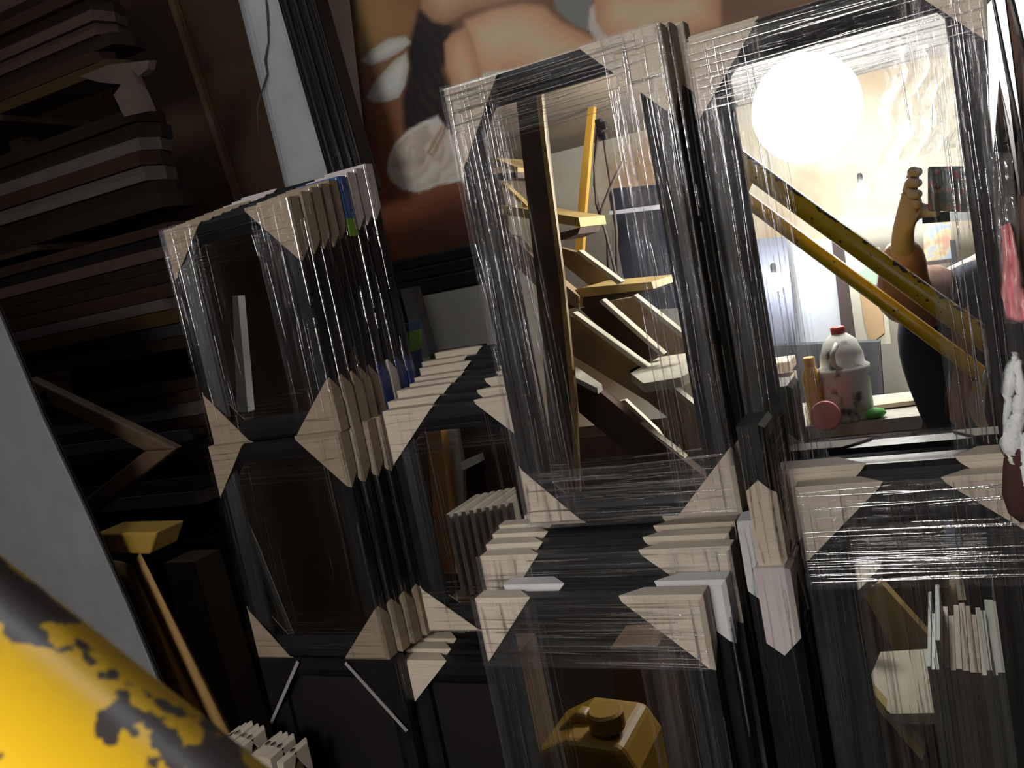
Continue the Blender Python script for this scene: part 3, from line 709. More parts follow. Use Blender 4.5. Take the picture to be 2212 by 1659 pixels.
# ------------------------------------------------------------------ the shop behind the camera, seen in the mirrors
YD, YCm, YMm, YL = .75, .71, .91, .86
def pris(name, px, Yv, dep, m, parent=None, ym=YM, lab=None):
    o = MB().prism([rf(u,v,Yv,ym) for u,v in px], (0,-dep,0)).build(name, m)
    if parent is not None: o.parent = parent
    if lab: o['label'] = lab
    return o
def hz(u, v, z, ym=YM):          # real place of something seen in a mirror at height z (above camera height)
    d = R.T @ np.array([u-1106., v-829.5, F]); d *= -z/d[1]
    return Vector((d[0], 2*ym-d[2], z+ZC))
def plate(name, px, z, th, m, parent=None, ym=YM):
    o = MB().prism([hz(u,v,z,ym) for u,v in px], (0,0,-th)).build(name, m)
    if parent is not None: o.parent = parent
    return o
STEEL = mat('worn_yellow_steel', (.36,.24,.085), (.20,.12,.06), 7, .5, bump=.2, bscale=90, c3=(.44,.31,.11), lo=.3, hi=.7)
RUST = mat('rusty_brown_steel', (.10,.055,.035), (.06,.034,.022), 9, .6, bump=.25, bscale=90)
TREAD = mat('dusty_tread', (.50,.46,.36), (.60,.56,.46), 9, .85, bump=.2, bscale=90)
TIMB = mat('stair_timber', (.34,.23,.12), (.24,.15,.08), 5, .7, stretch=(1,1,1), bump=.2, bscale=60)
st = thing('staircase', 'steel and timber staircase with yellow edged treads, reflected in the centre mirror', 'staircase', (0,0,0))
pris('post', [(1106,130),(1160,118),(1212,590),(1252,1130),(1206,1130),(1156,590)], 1.95, .018, RUST, st)
pris('painted_edge', [(1148,120),(1162,118),(1178,300),(1216,590),(1243,860),(1256,1130),(1246,1130),(1232,860),(1206,590),(1168,300)], 1.94, .012, STEEL, st)
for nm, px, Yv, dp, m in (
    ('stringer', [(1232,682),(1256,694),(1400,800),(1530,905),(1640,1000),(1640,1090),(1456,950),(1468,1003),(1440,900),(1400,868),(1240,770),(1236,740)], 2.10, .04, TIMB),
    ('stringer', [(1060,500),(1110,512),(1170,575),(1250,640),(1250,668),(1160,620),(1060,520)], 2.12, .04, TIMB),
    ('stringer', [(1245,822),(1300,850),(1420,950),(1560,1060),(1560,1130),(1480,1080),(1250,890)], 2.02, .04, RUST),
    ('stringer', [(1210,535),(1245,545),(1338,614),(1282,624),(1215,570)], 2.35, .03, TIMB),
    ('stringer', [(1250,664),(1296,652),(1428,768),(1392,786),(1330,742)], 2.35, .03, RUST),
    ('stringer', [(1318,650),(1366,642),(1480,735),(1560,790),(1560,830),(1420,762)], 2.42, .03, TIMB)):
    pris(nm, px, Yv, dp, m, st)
for px in ([(1233,680),(1238,675),(1400,793),(1530,898),(1530,910),(1400,805)], [(1244,820),(1249,813),(1420,943),(1480,990),(1476,998),(1415,950)],
           [(1244,545),(1250,541),(1342,609),(1334,615)], [(1294,652),(1300,647),(1434,765),(1426,769)], [(1364,641),(1370,637),(1485,728),(1480,736)]):
    pris('top_edge', px, 2.03, .03, TREAD, st)
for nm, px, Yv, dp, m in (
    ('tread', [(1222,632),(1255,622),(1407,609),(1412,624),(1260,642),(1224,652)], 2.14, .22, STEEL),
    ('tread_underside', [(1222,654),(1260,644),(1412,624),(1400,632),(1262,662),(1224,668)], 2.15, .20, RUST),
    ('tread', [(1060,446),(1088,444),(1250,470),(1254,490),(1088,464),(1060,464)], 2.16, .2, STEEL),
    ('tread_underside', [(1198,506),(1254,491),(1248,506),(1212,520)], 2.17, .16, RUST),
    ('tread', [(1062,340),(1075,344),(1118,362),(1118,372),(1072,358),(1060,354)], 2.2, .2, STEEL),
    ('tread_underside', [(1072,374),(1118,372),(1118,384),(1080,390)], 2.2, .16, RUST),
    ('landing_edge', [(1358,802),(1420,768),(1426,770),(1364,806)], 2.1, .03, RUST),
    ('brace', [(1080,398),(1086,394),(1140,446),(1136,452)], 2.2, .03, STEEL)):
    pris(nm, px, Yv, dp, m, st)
plate('tread_top', [(1362,806),(1420,772),(1500,760),(1500,800),(1470,815),(1390,828)], -.28, .02, TREAD, st)
plate('tread_top', [(1242,790),(1300,830),(1290,838),(1244,816)], -.25, .012, TREAD, st)
o = pris('plank', [(1334,868),(1350,864),(1420,930),(1467,1003),(1440,980),(1390,932)], 2.30, .02, mat('pale_plank',(.66,.60,.48)))
tag(o, 'pale plank pointing down behind the stair stringers in the centre mirror', 'plank')
o = pris('pole', [(1272,216),(1284,216),(1276,300),(1262,470),(1258,545),(1242,545),(1252,400),(1266,270)], 2.75, .025, mat('orange_yellow_pole', (.72,.40,.07), (.66,.34,.05), 8, .5))
tag(o, 'orange yellow pole standing behind the staircase in the centre mirror', 'pole')
CAB = mat('brown_cable', (.10,.07,.06))
for i, (pts, lb) in enumerate((
    ([(1292,262),(1286,330),(1284,400),(1296,450),(1312,520),(1314,590)], 'brown cable hanging nearest the orange pole in the centre mirror'),
    ([(1300,270),(1310,340),(1324,430),(1332,500),(1332,600)], 'thin cable curving down right of the orange pole in the centre mirror'),
    ([(1296,262),(1284,360),(1288,440),(1308,500),(1330,590),(1340,640)], 'longest brown cable looping behind the stair tread in the centre mirror'),
    ([(1352,335),(1320,400),(1300,450),(1292,470)], 'short dark wire slanting across the hanging cables in the centre mirror'))):
    o = MB().tube([rf(u,v,2.70-.012*i) for u,v in pts], .0045, 8).build('cable', CAB, smooth=True); origin(o, rf(*pts[0],2.7)); tag(o, lb, 'cable')
pg = thing('cable_plug', 'black plug cluster where the cables hang in the centre mirror', 'plug', rf(1298,280,2.68))
for k, (du, dv) in enumerate(((-4,-14),(6,-8),(-2,4),(6,14))):
    p = rf(1298+du,280+dv,2.68)-Vector(pg.location)
    bevel(MB().box(p-Vector((.010,.012,.012)), p+Vector((.010,.012,.012))).build('plug_body', GLZ, pg), .004)
DKC = mat('added_dark_box', (.035,.02,.013), (.025,.014,.010), 5, .85, spec=.1)
o = MB().box((-2.69,-1.985,0),(-1.66,-1.7,1.92)).build('backdrop', DKC); tag(o, 'added dark cupboard in the far corner behind the camera', 'backdrop')  # dark box added over the bright wall to darken the mirror reflections
o = MB().box((-1.64,-1.985,0),(-.52,-1.75,.78)).build('cover', DKC); tag(o, 'low added dark chest against the far wall', 'cover')  # low dark box added so the lower centre mirror reflects dark
# far wall pieces
LOFTM = mat('white_loft_boards', (.70,.68,.64), (.78,.76,.72), 4, .8)
o = MB().box((-.62,-2.0,ZC+LOFT),(.75,-.62,ZC+LOFT+.03)).build('loft_boards', LOFTM); tag(o, 'white boards of the low loft above the bright bulb', 'boards')
BRK = mat('brown_loft_boards', (.34,.27,.2), (.28,.22,.16), 4, .8)
o = MB().box((-2.7,-2.0,ZC+LOFT),(-.63,-.62,ZC+LOFT+.03)).build('loft_boards', BRK); tag(o, 'brown boards of the low loft beside the white ones', 'boards')
BOARDG = mat('dusty_grey_board', (.40,.43,.47), (.54,.56,.58), 5, .55, c3=(.46,.49,.53), bump=.1)
SHEEN = mat('glossy_dark_board', (.16,.17,.21), (.22,.23,.28), 6, .16)  # bluish glare put into the board's colour
o = pris('grey_board', [(1700,522),(1795,516),(1822,740),(1722,748)], 3.05, .02, BOARDG); tag(o, 'dusty grey board standing on the far table, seen in the right mirror', 'board')
o = pris('dark_board', [(1560,520),(1698,512),(1722,748),(1600,752)], 3.0, .02, SHEEN); tag(o, 'shiny dark board with painted bluish glare behind the small bulb', 'board')
SHEEN2 = mat('glossy_black_board', (.035,.036,.05), (.05,.052,.07), 6, .16)
o = pris('dark_board', [(1312,408),(1500,392),(1560,660),(1360,672)], 3.1, .02, SHEEN2); tag(o, 'shiny dark board beside the cables in the centre mirror', 'board')
o = pris('thin_strip', [(1316,456),(1440,440),(1440,450),(1316,464)], 2.9, .05, mat('pale_blue_sheen',(.6,.62,.7),rough=.3)); tag(o, 'pale bluish reflection painted across the dark board in the centre mirror', 'strip')  # strip painted as the reflection line on the dark board
o = pris('beam', [(1780,476),(2110,452),(2116,474),(1782,499)], 3.3, .06, mat('grey_beam',(.25,.25,.24))); tag(o, 'grey horizontal beam fixed across the far wall', 'beam')
o = pris('post', [(1796,516),(1818,514),(1848,745),(1822,748)], 2.95, .04, mat('dark_post',(.07,.05,.05))); tag(o, 'dark upright post beside the cream poster', 'post')
o = pris('dark_cloth', [(1600,750),(1900,738),(1912,905),(1620,930)], 2.95, .05, mat('dark_slats',(.045,.05,.06),(.10,.10,.11),18,.7,stretch=(1,1,.04))); tag(o, 'dark slatted panel under the grey board behind the bottles', 'panel')
pos = thing('poster', 'cream poster with a green shape beside the dark post', 'poster', rf(1830,745,3.25))
pl_ = Vector(pos.location)
def flat(name, px, Yv, m, th=.002):
    o = MB().prism([rf(u,v,Yv)-pl_ for u,v in px], (0,-th,0)).build(name, m, pos); return o
flat('sheet', [(1818,540),(1900,534),(1925,742),(1842,745)], 3.25, mat('cream_paper',(.80,.76,.62)))
flat('green_shape', [(1834,598),(1850,590),(1880,572),(1905,580),(1908,612),(1870,618),(1846,612)], 3.244, mat('green_print',(.40,.72,.42)))
flat('tan_shape', [(1856,620),(1885,622),(1905,650),(1910,720),(1880,742),(1866,690)], 3.244, mat('tan_print',(.68,.46,.26)))
pp_ = thing('picture', 'narrow colourful picture with a dark lower rim hanging behind the phone', 'picture', rf(2000,575,3.3))
pl_ = Vector(pp_.location); pos = pp_
flat('print', [(1990,440),(2050,434),(2058,560),(1998,568)], 3.3, mat('flower_print', (.52,.30,.22), (.34,.40,.52), 22, .5, c3=(.55,.48,.28), lo=.4, hi=.6), .01)
flat('rim', [(1996,566),(2058,558),(2060,566),(1994,575)], 3.29, mat('dark_rim',(.08,.06,.05)), .02)
flat('side_bar', [(2052,520),(2064,519),(2072,586),(2058,588)], 3.28, mat('dark_bar',(.05,.05,.06)), .02)
# crumpled clear sheet hanging near the bulb
rows = []
for i in range(26):
    r_ = []
    for j in range(18):
        u = 1905 + 170*j/17 + 10*math.sin(i*.7); v = 30 + 330*i/25 - 14*j/17*3
        r_.append(rf(u, max(v,95), 2.72 + .05*math.sin(j*1.3+i*.5) + random.uniform(-.03,.03)))
    rows.append(r_)
sheet('clear_plastic_sheet', 'crumpled clear plastic sheet hanging from the loft beside the bright bulb', 'plastic sheet', rows, FILM_X, .0006, .004)
# table with bottles
TZ = -.485
tb = thing('table', 'work table with a grey top behind the camera, seen in the right mirror', 'table', (hz(1800,915,TZ).x, hz(1800,900,TZ).y, 0))
tl = Vector(tb.location)
def rel(o, base): o.data.transform(Matrix.Translation(-base)); return o
GTOP = mat('worn_table_top', (.40,.37,.32), (.52,.49,.43), 8, .7, bump=.2)
a, b = hz(1640,925,TZ), hz(1988,884,TZ); yb = hz(1800,872,TZ).y; yf = hz(1800,916,TZ).y
MB().box((a.x-tl.x-.1, yb-tl.y-.05, TZ+ZC-.03),(b.x-tl.x, yf-tl.y, TZ+ZC)).build('table_top', GTOP, tb)
MB().box((a.x-tl.x-.08, yb-tl.y, .05),(a.x-tl.x+.20, yf-tl.y-.03, TZ+ZC-.03)).build('cabinet', mat('brown_cabinet',(.30,.16,.08),(.24,.13,.07),4,.6), tb)
for x in (a.x-tl.x+.27, b.x-tl.x-.06):
    MB().box((x, yf-tl.y-.07, 0),(x+.035, yf-tl.y-.03, TZ+ZC-.03)).build('leg', TIMB, tb)
def on_table(u, v): return hz(u, v, TZ)
p = on_table(1768, 913); s_ = .155
bt = thing('juice_bottle', 'yellow brown juice bottle beside the jug on the work table', 'bottle', p)
MB().lathe([(.019,0),(.021,.004),(.021,.06),(.0195,.075),(.021,.09),(.021,.112),(.014,.13),(.012,.138)], 24).build('body', mat('yellow_juice', (.60,.36,.06), (.66,.42,.10), 12, .3), bt, smooth=True)
MB().lathe([(.0135,.138),(.0135,.156),(.012,.158)], 20).build('cap', mat('orange_cap',(.75,.42,.08),rough=.4), bt, smooth=True)
p = on_table(1838, 903)
jg = thing('jug', 'white paint spattered plastic jug with a red cap on the work table', 'jug', p)
SPL = mat('spattered_white', (.62,.63,.60), (.10,.10,.10), 26, .55, lo=.55, hi=.68, bump=.15)
MB().lathe([(.050,0),(.054,.008),(.054,.105),(.058,.112),(.058,.124),(.050,.128),(.047,.155),(.036,.185),(.020,.199),(.014,.203)], 32).build('body', SPL, jg, smooth=True)
MB().lathe([(.016,.202),(.016,.216),(.012,.218)], 20).build('cap', mat('red_cap',(.4,.06,.05),rough=.4), jg, smooth=True)
MB().tube([(.0,.05,.185),(-.012,.066,.165),(-.012,.064,.14),(0,.05,.125)], .006, 10).build('handle', SPL, jg, smooth=True)
p = on_table(1803, 926)
cp = thing('red_funnel', 'red plastic cup lying on its side in front of the jug', 'cup', p)
o = MB().lathe([(.014,0),(.022,.03),(.030,.06),(.032,.062),(.029,.058),(.013,.004)], 28).build('bowl', mat('red_plastic',(.50,.06,.08),rough=.35), cp, smooth=True)
o.rotation_euler = (-math.pi/2+.15, 0, .15); o.location = (0,-.015,.032)
o = MB().lathe([(.030,.0585),(.0335,.060),(.0335,.064),(.030,.065)], 28).build('rim', mat('pink_rim',(.75,.30,.32),rough=.4), cp, smooth=True)
o.rotation_euler = (-math.pi/2+.15, 0, .15); o.location = (0,-.015,.032)
p = on_table(1890, 903)
o = MB().lathe([(.004,0),(.016,.003),(.022,.010),(.018,.020),(.006,.024)], 18).build('green_lid', mat('green_plastic',(.12,.50,.10)), smooth=True); o.location = p; o.scale = (1.2,1,1)
tag(o, 'small bright green cap lying right of the jug', 'cap')
WB = mat('pale_board', (.56,.47,.33), (.62,.53,.38), 10, .7)
o = MB().prism([hz(1880,886,TZ+.004), hz(2006,870,TZ+.004), hz(1990,862,TZ+.004), hz(1890,874,TZ+.004)], (0,0,.010)).build('pale_board', WB); tag(o, 'pale wooden offcut lying at the right end of the work table', 'board')
for i, (v0, v1, w) in enumerate(((850,926,0),(812,849,3),(778,811,6))):
    a, b = rf(1640,v1,2.42), rf(1712-w,v0,2.42)
    o = bevel(MB().box((a.x,a.y-.10,max(a.z,TZ+ZC+.001)),(b.x,a.y,b.z-.002)).build('carton', mat('pale_carton_%d'%i,(.60,.47,.36),(.66,.53,.42),12,.75)), .003)
    tag(o, 'pale pink carton, %s of the pile left of the juice bottle' % ('bottom','middle','top')[i], 'carton')
# stacked boards under and beside the table
BM = [mat('stack_board_%d'%i, c, c2, 16, .75) for i, (c, c2) in enumerate((((.30,.18,.11),(.36,.22,.14)),((.46,.33,.22),(.5,.38,.27)),((.20,.11,.07),(.25,.14,.09))))]
zt = -.56; i = 0
while zt > -1.05:
    hgt = random.choice((.010,.014,.018,.022)); y = -.82 + random.uniform(-.01,.01)
    xl, xr = -.30+random.uniform(-.02,.02), -.10 + random.uniform(-.035,.04)
    o = MB().box((xl, y-.25, ZC+zt-hgt),(xr, y, ZC+zt)).build('board', BM[i % 3]); origin(o, (xl, y, ZC+zt-hgt))
    tag(o, '%s brown board down in the flat pile beside the jeans' % ORD30[i], 'board', 'boards in the flat pile beside the jeans'); zt -= hgt + .001; i += 1
o = MB().box((-.30,-1.08,.0),(-.08,-.81,ZC+zt)).build('crate', TIMB); tag(bevel(o,.004), 'wooden crate under the flat pile of boards', 'crate')
# second flight seen in the lower right mirror
s2 = thing('step_unit', 'low yellow steel steps with dusty treads, seen in the lower right mirror', 'steps', (0,0,0))
plate('tread', [(1770,1228),(1885,1212),(1904,1222),(1800,1334),(1770,1350)], -.60, .018, TREAD, s2, YD)
pris('tread_lip', [(1796,1336),(1902,1223),(1906,1240),(1802,1362)], 1.66, .02, STEEL, s2, YD)
pris('stringer', [(1860,1272),(1902,1258),(2030,1400),(1998,1410),(1930,1404)], 1.72, .03, STEEL, s2, YD)
plate('tread', [(1868,1492),(1902,1408),(2030,1400),(2040,1540),(1925,1542)], -.80, .018, TREAD, s2, YD)
pris('tread_lip', [(1868,1496),(1925,1540),(2040,1540),(2040,1556),(1925,1560)], 1.5, .02, STEEL, s2, YD)
pris('stringer', [(1808,1432),(1824,1430),(2010,1640),(2010,1700),(1860,1700),(1800,1560)], 1.45, .03, RUST, s2, YD)
STEEL2 = mat('yellow_edge_paint', (.75,.60,.24), (.66,.5,.18), 9, .5)
pris('painted_edge', [(1806,1426),(1818,1420),(1998,1626),(1990,1642)], 1.44, .03, STEEL2, s2, YD)
# upright stack of pale sheets
SHT = [mat('sheet_edge_%d'%i, c, c2, 40, .6) for i, (c, c2) in enumerate((((.74,.74,.64),(.8,.8,.7)),((.60,.49,.38),(.66,.55,.43)),((.52,.58,.54),(.6,.66,.62))))]
us = [2003,2011,2020,2029,2040,2052,2066,2080,2095,2108,2120,2132,2144,2156,2166,2174]
for i, u in enumerate(us):
    a = rf(u, 1440+.35*(u-2003)*.3, 1.10, YD); nx = rf((us[i+1] if i < 15 else 2181), 1440, 1.10, YD)
    zt = a.z + (.035 if i in (3,) else random.uniform(-.004,.004)); L_ = .20 + random.uniform(-.05,.03)
    o = MB().box((a.x, a.y-L_, ZC-1.05),(a.x+(nx.x-a.x)*.86, a.y, zt)).build('upright_sheet', SHT[1 if 4 <= i <= 9 else (0 if i % 3 else 2)])
    origin(o, (a.x, a.y, ZC-1.05)); tag(o, 'thin pale sheet, %s from the left in the upright reflected row' % (('first',)+tuple(ORD[1:])+('twelfth','thirteenth','fourteenth','fifteenth','sixteenth'))[i], 'sheet', 'upright pale sheets')
a, b = rf(2003,1440,1.10,YD), rf(2181,1440,1.10,YD)
o = MB().box((a.x-.02, a.y-.34, 0),(b.x+.02, a.y+.01, ZC-1.052)).build('plinth_crate', TIMB); tag(o, 'wooden crate under the upright pale sheets', 'crate')
for i, (px, m, lb) in enumerate((([(2140,1100),(2152,1100),(2162,1400),(2148,1400)], WHITE, 'white upright lath at the right of the jeans in the lower mirror'),
        ([(2156,1100),(2168,1100),(2184,1420),(2166,1420)], mat('rose_lath',(.34,.2,.16)), 'rose brown upright lath beside the white one'),
        ([(2170,1090),(2200,1090),(2226,1560),(2190,1560)], STEEL, 'yellow steel upright at the far right of the lower mirror'))):
    o = pris('lath', px, 1.60-.05*i, .02, m, None, YD); tag(o, lb, 'lath')
# jerrycan in the lower centre mirror
JY = mat('yellow_brown_plastic', (.30,.17,.015), (.24,.13,.01), 9, .45)
q = rf(1248, 1640, 1.12, YCm); jc = thing('jerrycan', 'yellow brown jerrycan with a round cap, reflected at the foot of the lower centre mirror', 'jerrycan', (q.x, q.y-.08, q.z-.26))
o = MB().prism([(-.08,.07,0),(.085,.07,0),(.085,.07,.235),(.065,.07,.275),(-.02,.07,.282),(-.08,.07,.255)], (0,-.14,0)).build('body', JY, jc); bevel(o, .012, 3)
o = MB().prism([(-.075,.02,.25),(-.02,.02,.30),(.0,.02,.295),(.02,.02,.262),(.0,.02,.262),(-.018,.02,.275),(-.05,.02,.25)], (0,-.03,0)).build('handle', JY, jc); bevel(o, .008, 3)
o = MB().lathe([(.026,0),(.028,.004),(.028,.026),(.024,.030)], 24).build('cap', JY, jc); o.location = (.035,.03,.283)
sd = thing('stool', 'low wooden stool under the jerrycan', 'stool', (q.x, q.y-.08, 0)); h_ = q.z-.262
MB().box((-.14,-.12,h_-.03),(.14,.12,h_)).build('seat', TIMB, sd)
for x in (-.13,.10):
    for y in (-.11,.08): MB().box((x,y,0),(x+.03,y+.03,h_-.03)).build('leg', TIMB, sd)
o = pris('brown_box', [(1318,1400),(1420,1396),(1450,1640),(1340,1640)], 1.5, .1, mat('brown_box_card',(.12,.065,.032)), None, YCm); tag(o, 'brown box standing behind the jerrycan', 'box')
o = pris('pale_bag', [(1138,1570),(1165,1548),(1200,1600),(1215,1650),(1140,1660)], 1.3, .03, mat('pale_blue_bag',(.5,.56,.62),(.6,.65,.7),20,.4)); tag(o, 'pale blue bag beside the jerrycan', 'bag')
# seen in the mirror between the stacks and in the left mirrors
o = pris('orange_post', [(920,930),(952,930),(986,1240),(948,1240)], 2.2, .04, mat('orange_wood',(.45,.22,.05),(.38,.18,.04),8,.5), None, YMm); tag(o, 'orange wooden post reflected in the mirror between the stacks', 'post')
o = pris('white_plank', [(955,930),(986,930),(1000,1010),(1004,1240),(990,1240)], 2.28, .02, mat('whitish_plank',(.62,.58,.54)), None, YMm); tag(o, 'whitish plank beside the orange post', 'plank')
o = pris('dark_shelf', [(985,900),(1120,900),(1150,1090),(1010,1110)], 2.3, .1, DARKWOOD, None, YMm); tag(o, 'dark shelf board behind the whitish plank', 'shelf')
o = pris('pale_roll', [(994,1000),(1030,985),(1034,1000),(1000,1016)], 2.25, .04, WHITE, None, YMm); tag(o, 'pale roll lying on the dark shelf board', 'roll')
for i in range(9):
    u = 962 + i*17; a = rf(u, 1112-i*3.2, 1.75, YMm)
    o = MB().box((a.x, a.y-.16, a.z-.20),(a.x+.011, a.y, a.z)).build('file_board', CREAM if i % 2 else TREAD); origin(o, (a.x, a.y, a.z-.2))
    tag(o, 'cream edged board, %s from the left in the slanting reflected row' % (ORD[i] if i else 'first'), 'board', 'cream edged boards in a slanting row')
a = rf(962,1112,1.75,YMm); o = MB().box((a.x-.03,a.y-.2,0),(a.x+.28,a.y+.02,a.z-.201)).build('box_crate', TIMB); tag(o, 'crate under the slanting row of cream edged boards', 'crate')
o = pris('white_lath', [(502,640),(514,640),(536,890),(512,890)], 2.1, .03, mat('white_lath_paint',(.58,.57,.55)), None, YL); tag(o, 'white lath reflected in the upper left mirror', 'lath')


# ------------------------------------------------------------------ the photographer
SKIN = mat('skin', (.76,.60,.54), (.80,.65,.59), 12, .5)
PINKJ = mat('quilted_pink_leather', (.68,.38,.30), (.74,.43,.35), 10, .4, bump=.9, bscale=45)
NAVYC = mat('navy_cloth', (.025,.035,.075), (.035,.045,.09), 14, .85, bump=.3, bscale=120)
JEAN = mat('navy_jeans', (.010,.014,.04), (.014,.02,.05), 30, .85)
def skinned(name, pts, edges, rad, m, root=0, sub=2, parent=None):
    me = bpy.data.meshes.new(name); me.from_pydata([tuple(p) for p in pts], edges, []); me.update()
    o = bpy.data.objects.new(name, me); COL.objects.link(o)
    s = o.modifiers.new('skin','SKIN'); s.use_smooth_shade = True
    for i, v in enumerate(me.skin_vertices[0].data):
        r = rad[i]; v.radius = r if isinstance(r, tuple) else (r, r); v.use_root = (i == root)
    o.modifiers.new('sub','SUBSURF').levels = sub
    dg = bpy.context.evaluated_depsgraph_get(); m2 = bpy.data.meshes.new_from_object(o.evaluated_get(dg))
    o.modifiers.clear(); o.data = m2; m2.materials.clear(); m2.materials.append(m)
    m2.polygons.foreach_set('use_smooth', [True]*len(m2.polygons))
    if parent is not None: o.parent = parent
    return o
BX, BY = .10, -.37
P = lambda x, y, z: Vector((BX+x, BY+y, ZC+z))
S_R = rf(2000,648,1.92); EL = rf(1948,640,1.78); WR = rf(1950,530,1.69); PALM = rf(1952,455,1.665)
S_R.y = BY+.03
J = [P(.03,0,-.68), P(-.005,.01,-.48), P(-.02,0,-.26), P(.03,0,-.16), P(.05,.015,-.07), P(.07,.03,.02), P(.07,.02,.09),           # 0-6 pelvis..crown
     S_R, EL, WR, PALM,                                                                                              # 7-10
     P(.17,0,-.20), P(.23,.02,-.46), P(.20,.14,-.66), P(.19,.18,-.74),                                              # 11-14
     P(-.05,0,-.74), P(-.06,.03,-1.08), P(-.10,-.02,-1.44), P(-.10,.12,-1.475),                                      # 15-18
     P(.11,0,-.74), P(.13,.03,-1.08), P(.10,-.02,-1.44), P(.10,.12,-1.475)]
Ed = [(0,1),(1,2),(2,3),(3,4),(4,5),(5,6),(2,7),(7,8),(8,9),(9,10),(2,11),(11,12),(12,13),(13,14),(0,15),(15,16),(16,17),(17,18),(0,19),(19,20),(20,21),(21,22)]
Rd = [.125,.12,.125,.058,.066,.088,.055,.05,.036,.020,.019,.055,.042,.028,.03,.085,.055,.038,.03,.085,.055,.038,.03]
PHM = Matrix.Translation(Vector((0,0,ZC)) - fw*.012) @ Matrix((rt, -dn, -fw)).transposed().to_4x4()
for y_, k_ in ((.024,1.0),(.006,1.08),(-.012,1.04),(-.029,.9)):
    n_ = len(J); J += [PHM @ Vector((-.050*k_,y_*.9,.020)), PHM @ Vector((-.046*k_,y_,.002)), PHM @ Vector((-.027,y_,-.001))]
    Ed += [(10,n_),(n_,n_+1),(n_+1,n_+2)]; Rd += [.0095,.0088,.0072]
n_ = len(J); J += [PHM @ Vector((-.030,-.044,.022)), PHM @ Vector((-.006,-.046,.016))]; Ed += [(10,n_),(n_,n_+1)]; Rd += [.011,.0085]
pr = thing('person', 'person in navy top and pink quilted jacket raising a phone, in the right mirror', 'person', (BX,BY,0))
def place(o):
    o.data.transform(Matrix.Translation(-Vector(pr.location))); o.parent = pr; return o
body = place(skinned('body', J, Ed, Rd, SKIN))
def kid(o): o.parent = body; return o
def loft(name, rings, m, seg=28):
    mb = MB(); vs = []
    for cx_, cy_, z_, rx, ry in rings:
        vs += [Vector((cx_+rx*math.copysign(abs(math.cos(a_))**.8, math.cos(a_)), cy_+ry*math.copysign(abs(math.sin(a_))**.8, math.sin(a_)), ZC+z_)) for a_ in [2*math.pi*k/seg for k in range(seg)]]
    n_ = len(rings)
    mb.add(vs, [(i*seg+k, i*seg+(k+1)%seg, (i+1)*seg+(k+1)%seg, (i+1)*seg+k) for i in range(n_-1) for k in range(seg)] + [tuple(range(seg-1,-1,-1)), tuple(range((n_-1)*seg, n_*seg))])
    o = mb.build(name, m, smooth=True); o.modifiers.new('sub','SUBSURF').levels = 1; return o
place(loft('top', [(.13,BY,-.74,.165,.115),(.125,BY,-.66,.165,.115),(.09,BY,-.50,.16,.11),(.07,BY,-.34,.185,.115),(.085,BY,-.22,.19,.105),(.11,BY,-.165,.13,.085),(.125,BY,-.14,.075,.07)], NAVYC))
place(skinned('jacket_sleeve', [lerp(J[2],J[7],.75),J[7],J[8],lerp(J[8],J[9],1.02)], [(0,1),(1,2),(2,3)], [.075,.074,.052,.036], PINKJ))
place(skinned('jacket_sleeve', [lerp(J[2],J[11],.7),J[11],J[12],J[13]], [(0,1),(1,2),(2,3)], [.08,.08,.06,.045], PINKJ))
place(skinned('jeans', [J[0],J[15],J[16],J[17],J[19],J[20],J[21]], [(0,1),(1,2),(2,3),(0,4),(4,5),(5,6)], [.14,.11,.085,.07,.11,.085,.07], JEAN))
jk = MB(); rows = []
for pxs in (((2046,708),(2100,650)),((2056,712),(2125,690)),((2054,790),(2130,760)),((2046,850),(2130,830)),((2050,905),(2110,880)),((2070,925),(2090,912))):
    rows.append([rf(lerp(pxs[0][0],pxs[1][0],k/5), lerp(pxs[0][1],pxs[1][1],k/5), 1.86 + .05*(k/5)**2) for k in range(6)])
jk.add([p for r_ in rows for p in r_], [(i*6+j, i*6+j+1, (i+1)*6+j+1, (i+1)*6+j) for i in range(5) for j in range(5)])
jf = o = place(jk.build('jacket_front', PINKJ, smooth=True)); s = o.modifiers.new('s','SOLIDIFY'); s.thickness = .01
o = place(MB().tube([rf(u,v,1.85) for u,v in ((2050,708),(2056,750),(2054,800),(2044,860),(2048,910))], .0035, 8).build('zip', mat('zip_metal',(.10,.06,.05),rough=.3), smooth=True))
o.parent = jf
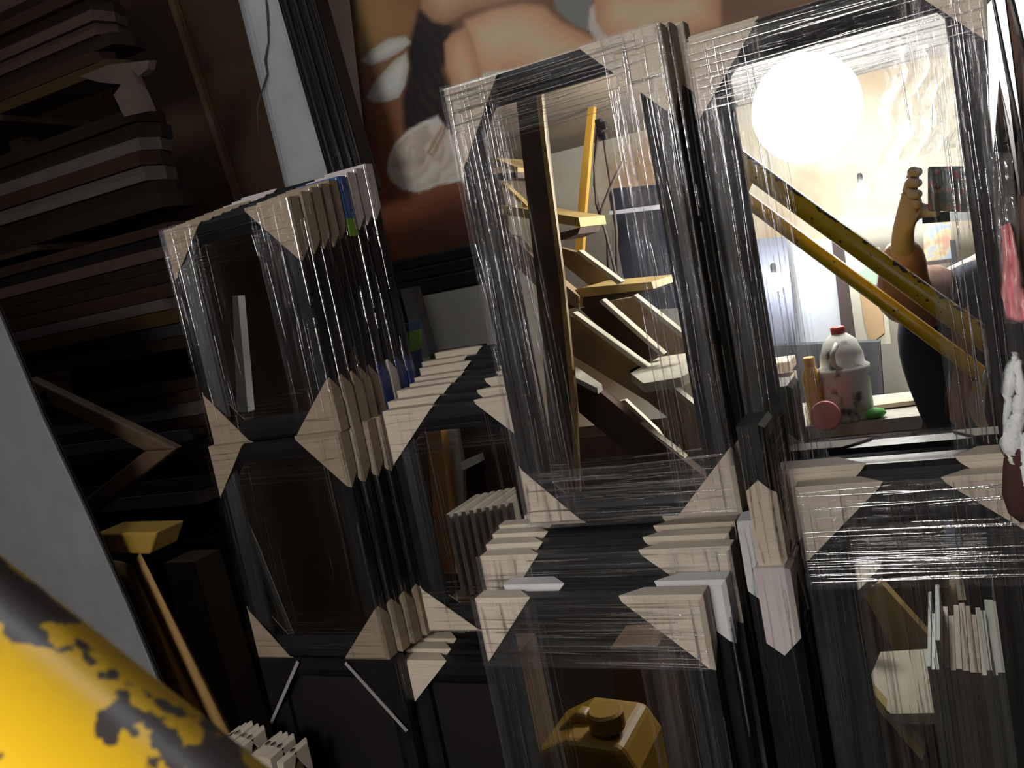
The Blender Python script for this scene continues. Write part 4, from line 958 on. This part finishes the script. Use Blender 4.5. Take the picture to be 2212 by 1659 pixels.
o = place(MB().prism([rf(u,v,1.80) for u,v in ((2011,722),(2033,718),(2042,740),(2018,748))], (0,-.003,0)).build('badge', mat('badge_card',(.6,.68,.7),(.3,.5,.55),30,.4)))
hd = J[5]
o = place(skinned('hair', [hd+Vector((0,-.02,.05)), hd+Vector((0,-.05,0)), hd+Vector((0,-.05,-.08))], [(0,1),(1,2)], [.098,.085,.06], mat('dark_hair',(.02,.015,.012),rough=.6)))
for sx in (-1,1):
    o = kid(MB().lathe([(.001,-.011),(.008,-.008),(.011,0),(.008,.008),(.001,.011)], 12).build('eye', mat('eye_white',(.7,.7,.7)), smooth=True))
    o.location = hd - Vector(pr.location) + Vector((sx*.032,.083,-.005))
    o = kid(MB().lathe([(.001,-.03),(.012,-.02),(.016,0),(.012,.022),(.001,.03)], 12).build('ear', SKIN, smooth=True)); o.location = hd - Vector(pr.location) + Vector((sx*.088,0,-.01)); o.scale = (.5,1,1)
o = kid(MB().lathe([(.016,-.02),(.014,-.01),(.008,.012),(.003,.025)], 12).build('nose', SKIN, smooth=True)); o.location = hd - Vector(pr.location) + Vector((0,.09,-.02))
o = kid(MB().box((-.022,-.004,-.005),(.022,.004,.005)).build('mouth', mat('lips',(.35,.12,.1)))); bevel(o,.003); o.location = hd - Vector(pr.location) + Vector((0,.085,-.06))
# the phone in the raised hand
CASE = mat('flower_phone_case', (.05,.09,.13), (.45,.08,.11), 75, .4, c3=(.10,.16,.14), lo=.42, hi=.62)
ph = thing('phone', 'phone in a dark flowered case held up in front of the lens of this photo', 'phone', Vector((0,0,ZC)) - fw*.012)
ph.matrix_world = Matrix.Translation(Vector((0,0,ZC)) - fw*.012) @ Matrix((rt, -dn, -fw)).transposed().to_4x4()
bevel(MB().box((-.018,-.040,-.003),(.135,.032,.005)).build('case', CASE, ph), .006, 3); case_ = ph.children[0]
MB().box((-.012,-.034,.0052),(.129,.026,.0062)).build('screen', mat('phone_screen',(.03,.03,.04),rough=.1), ph)
MB().lathe([(.004,-.0045),(.0045,-.0032),(.0045,-.003)], 16).build('lens_ring', GLZ, case_, smooth=True)
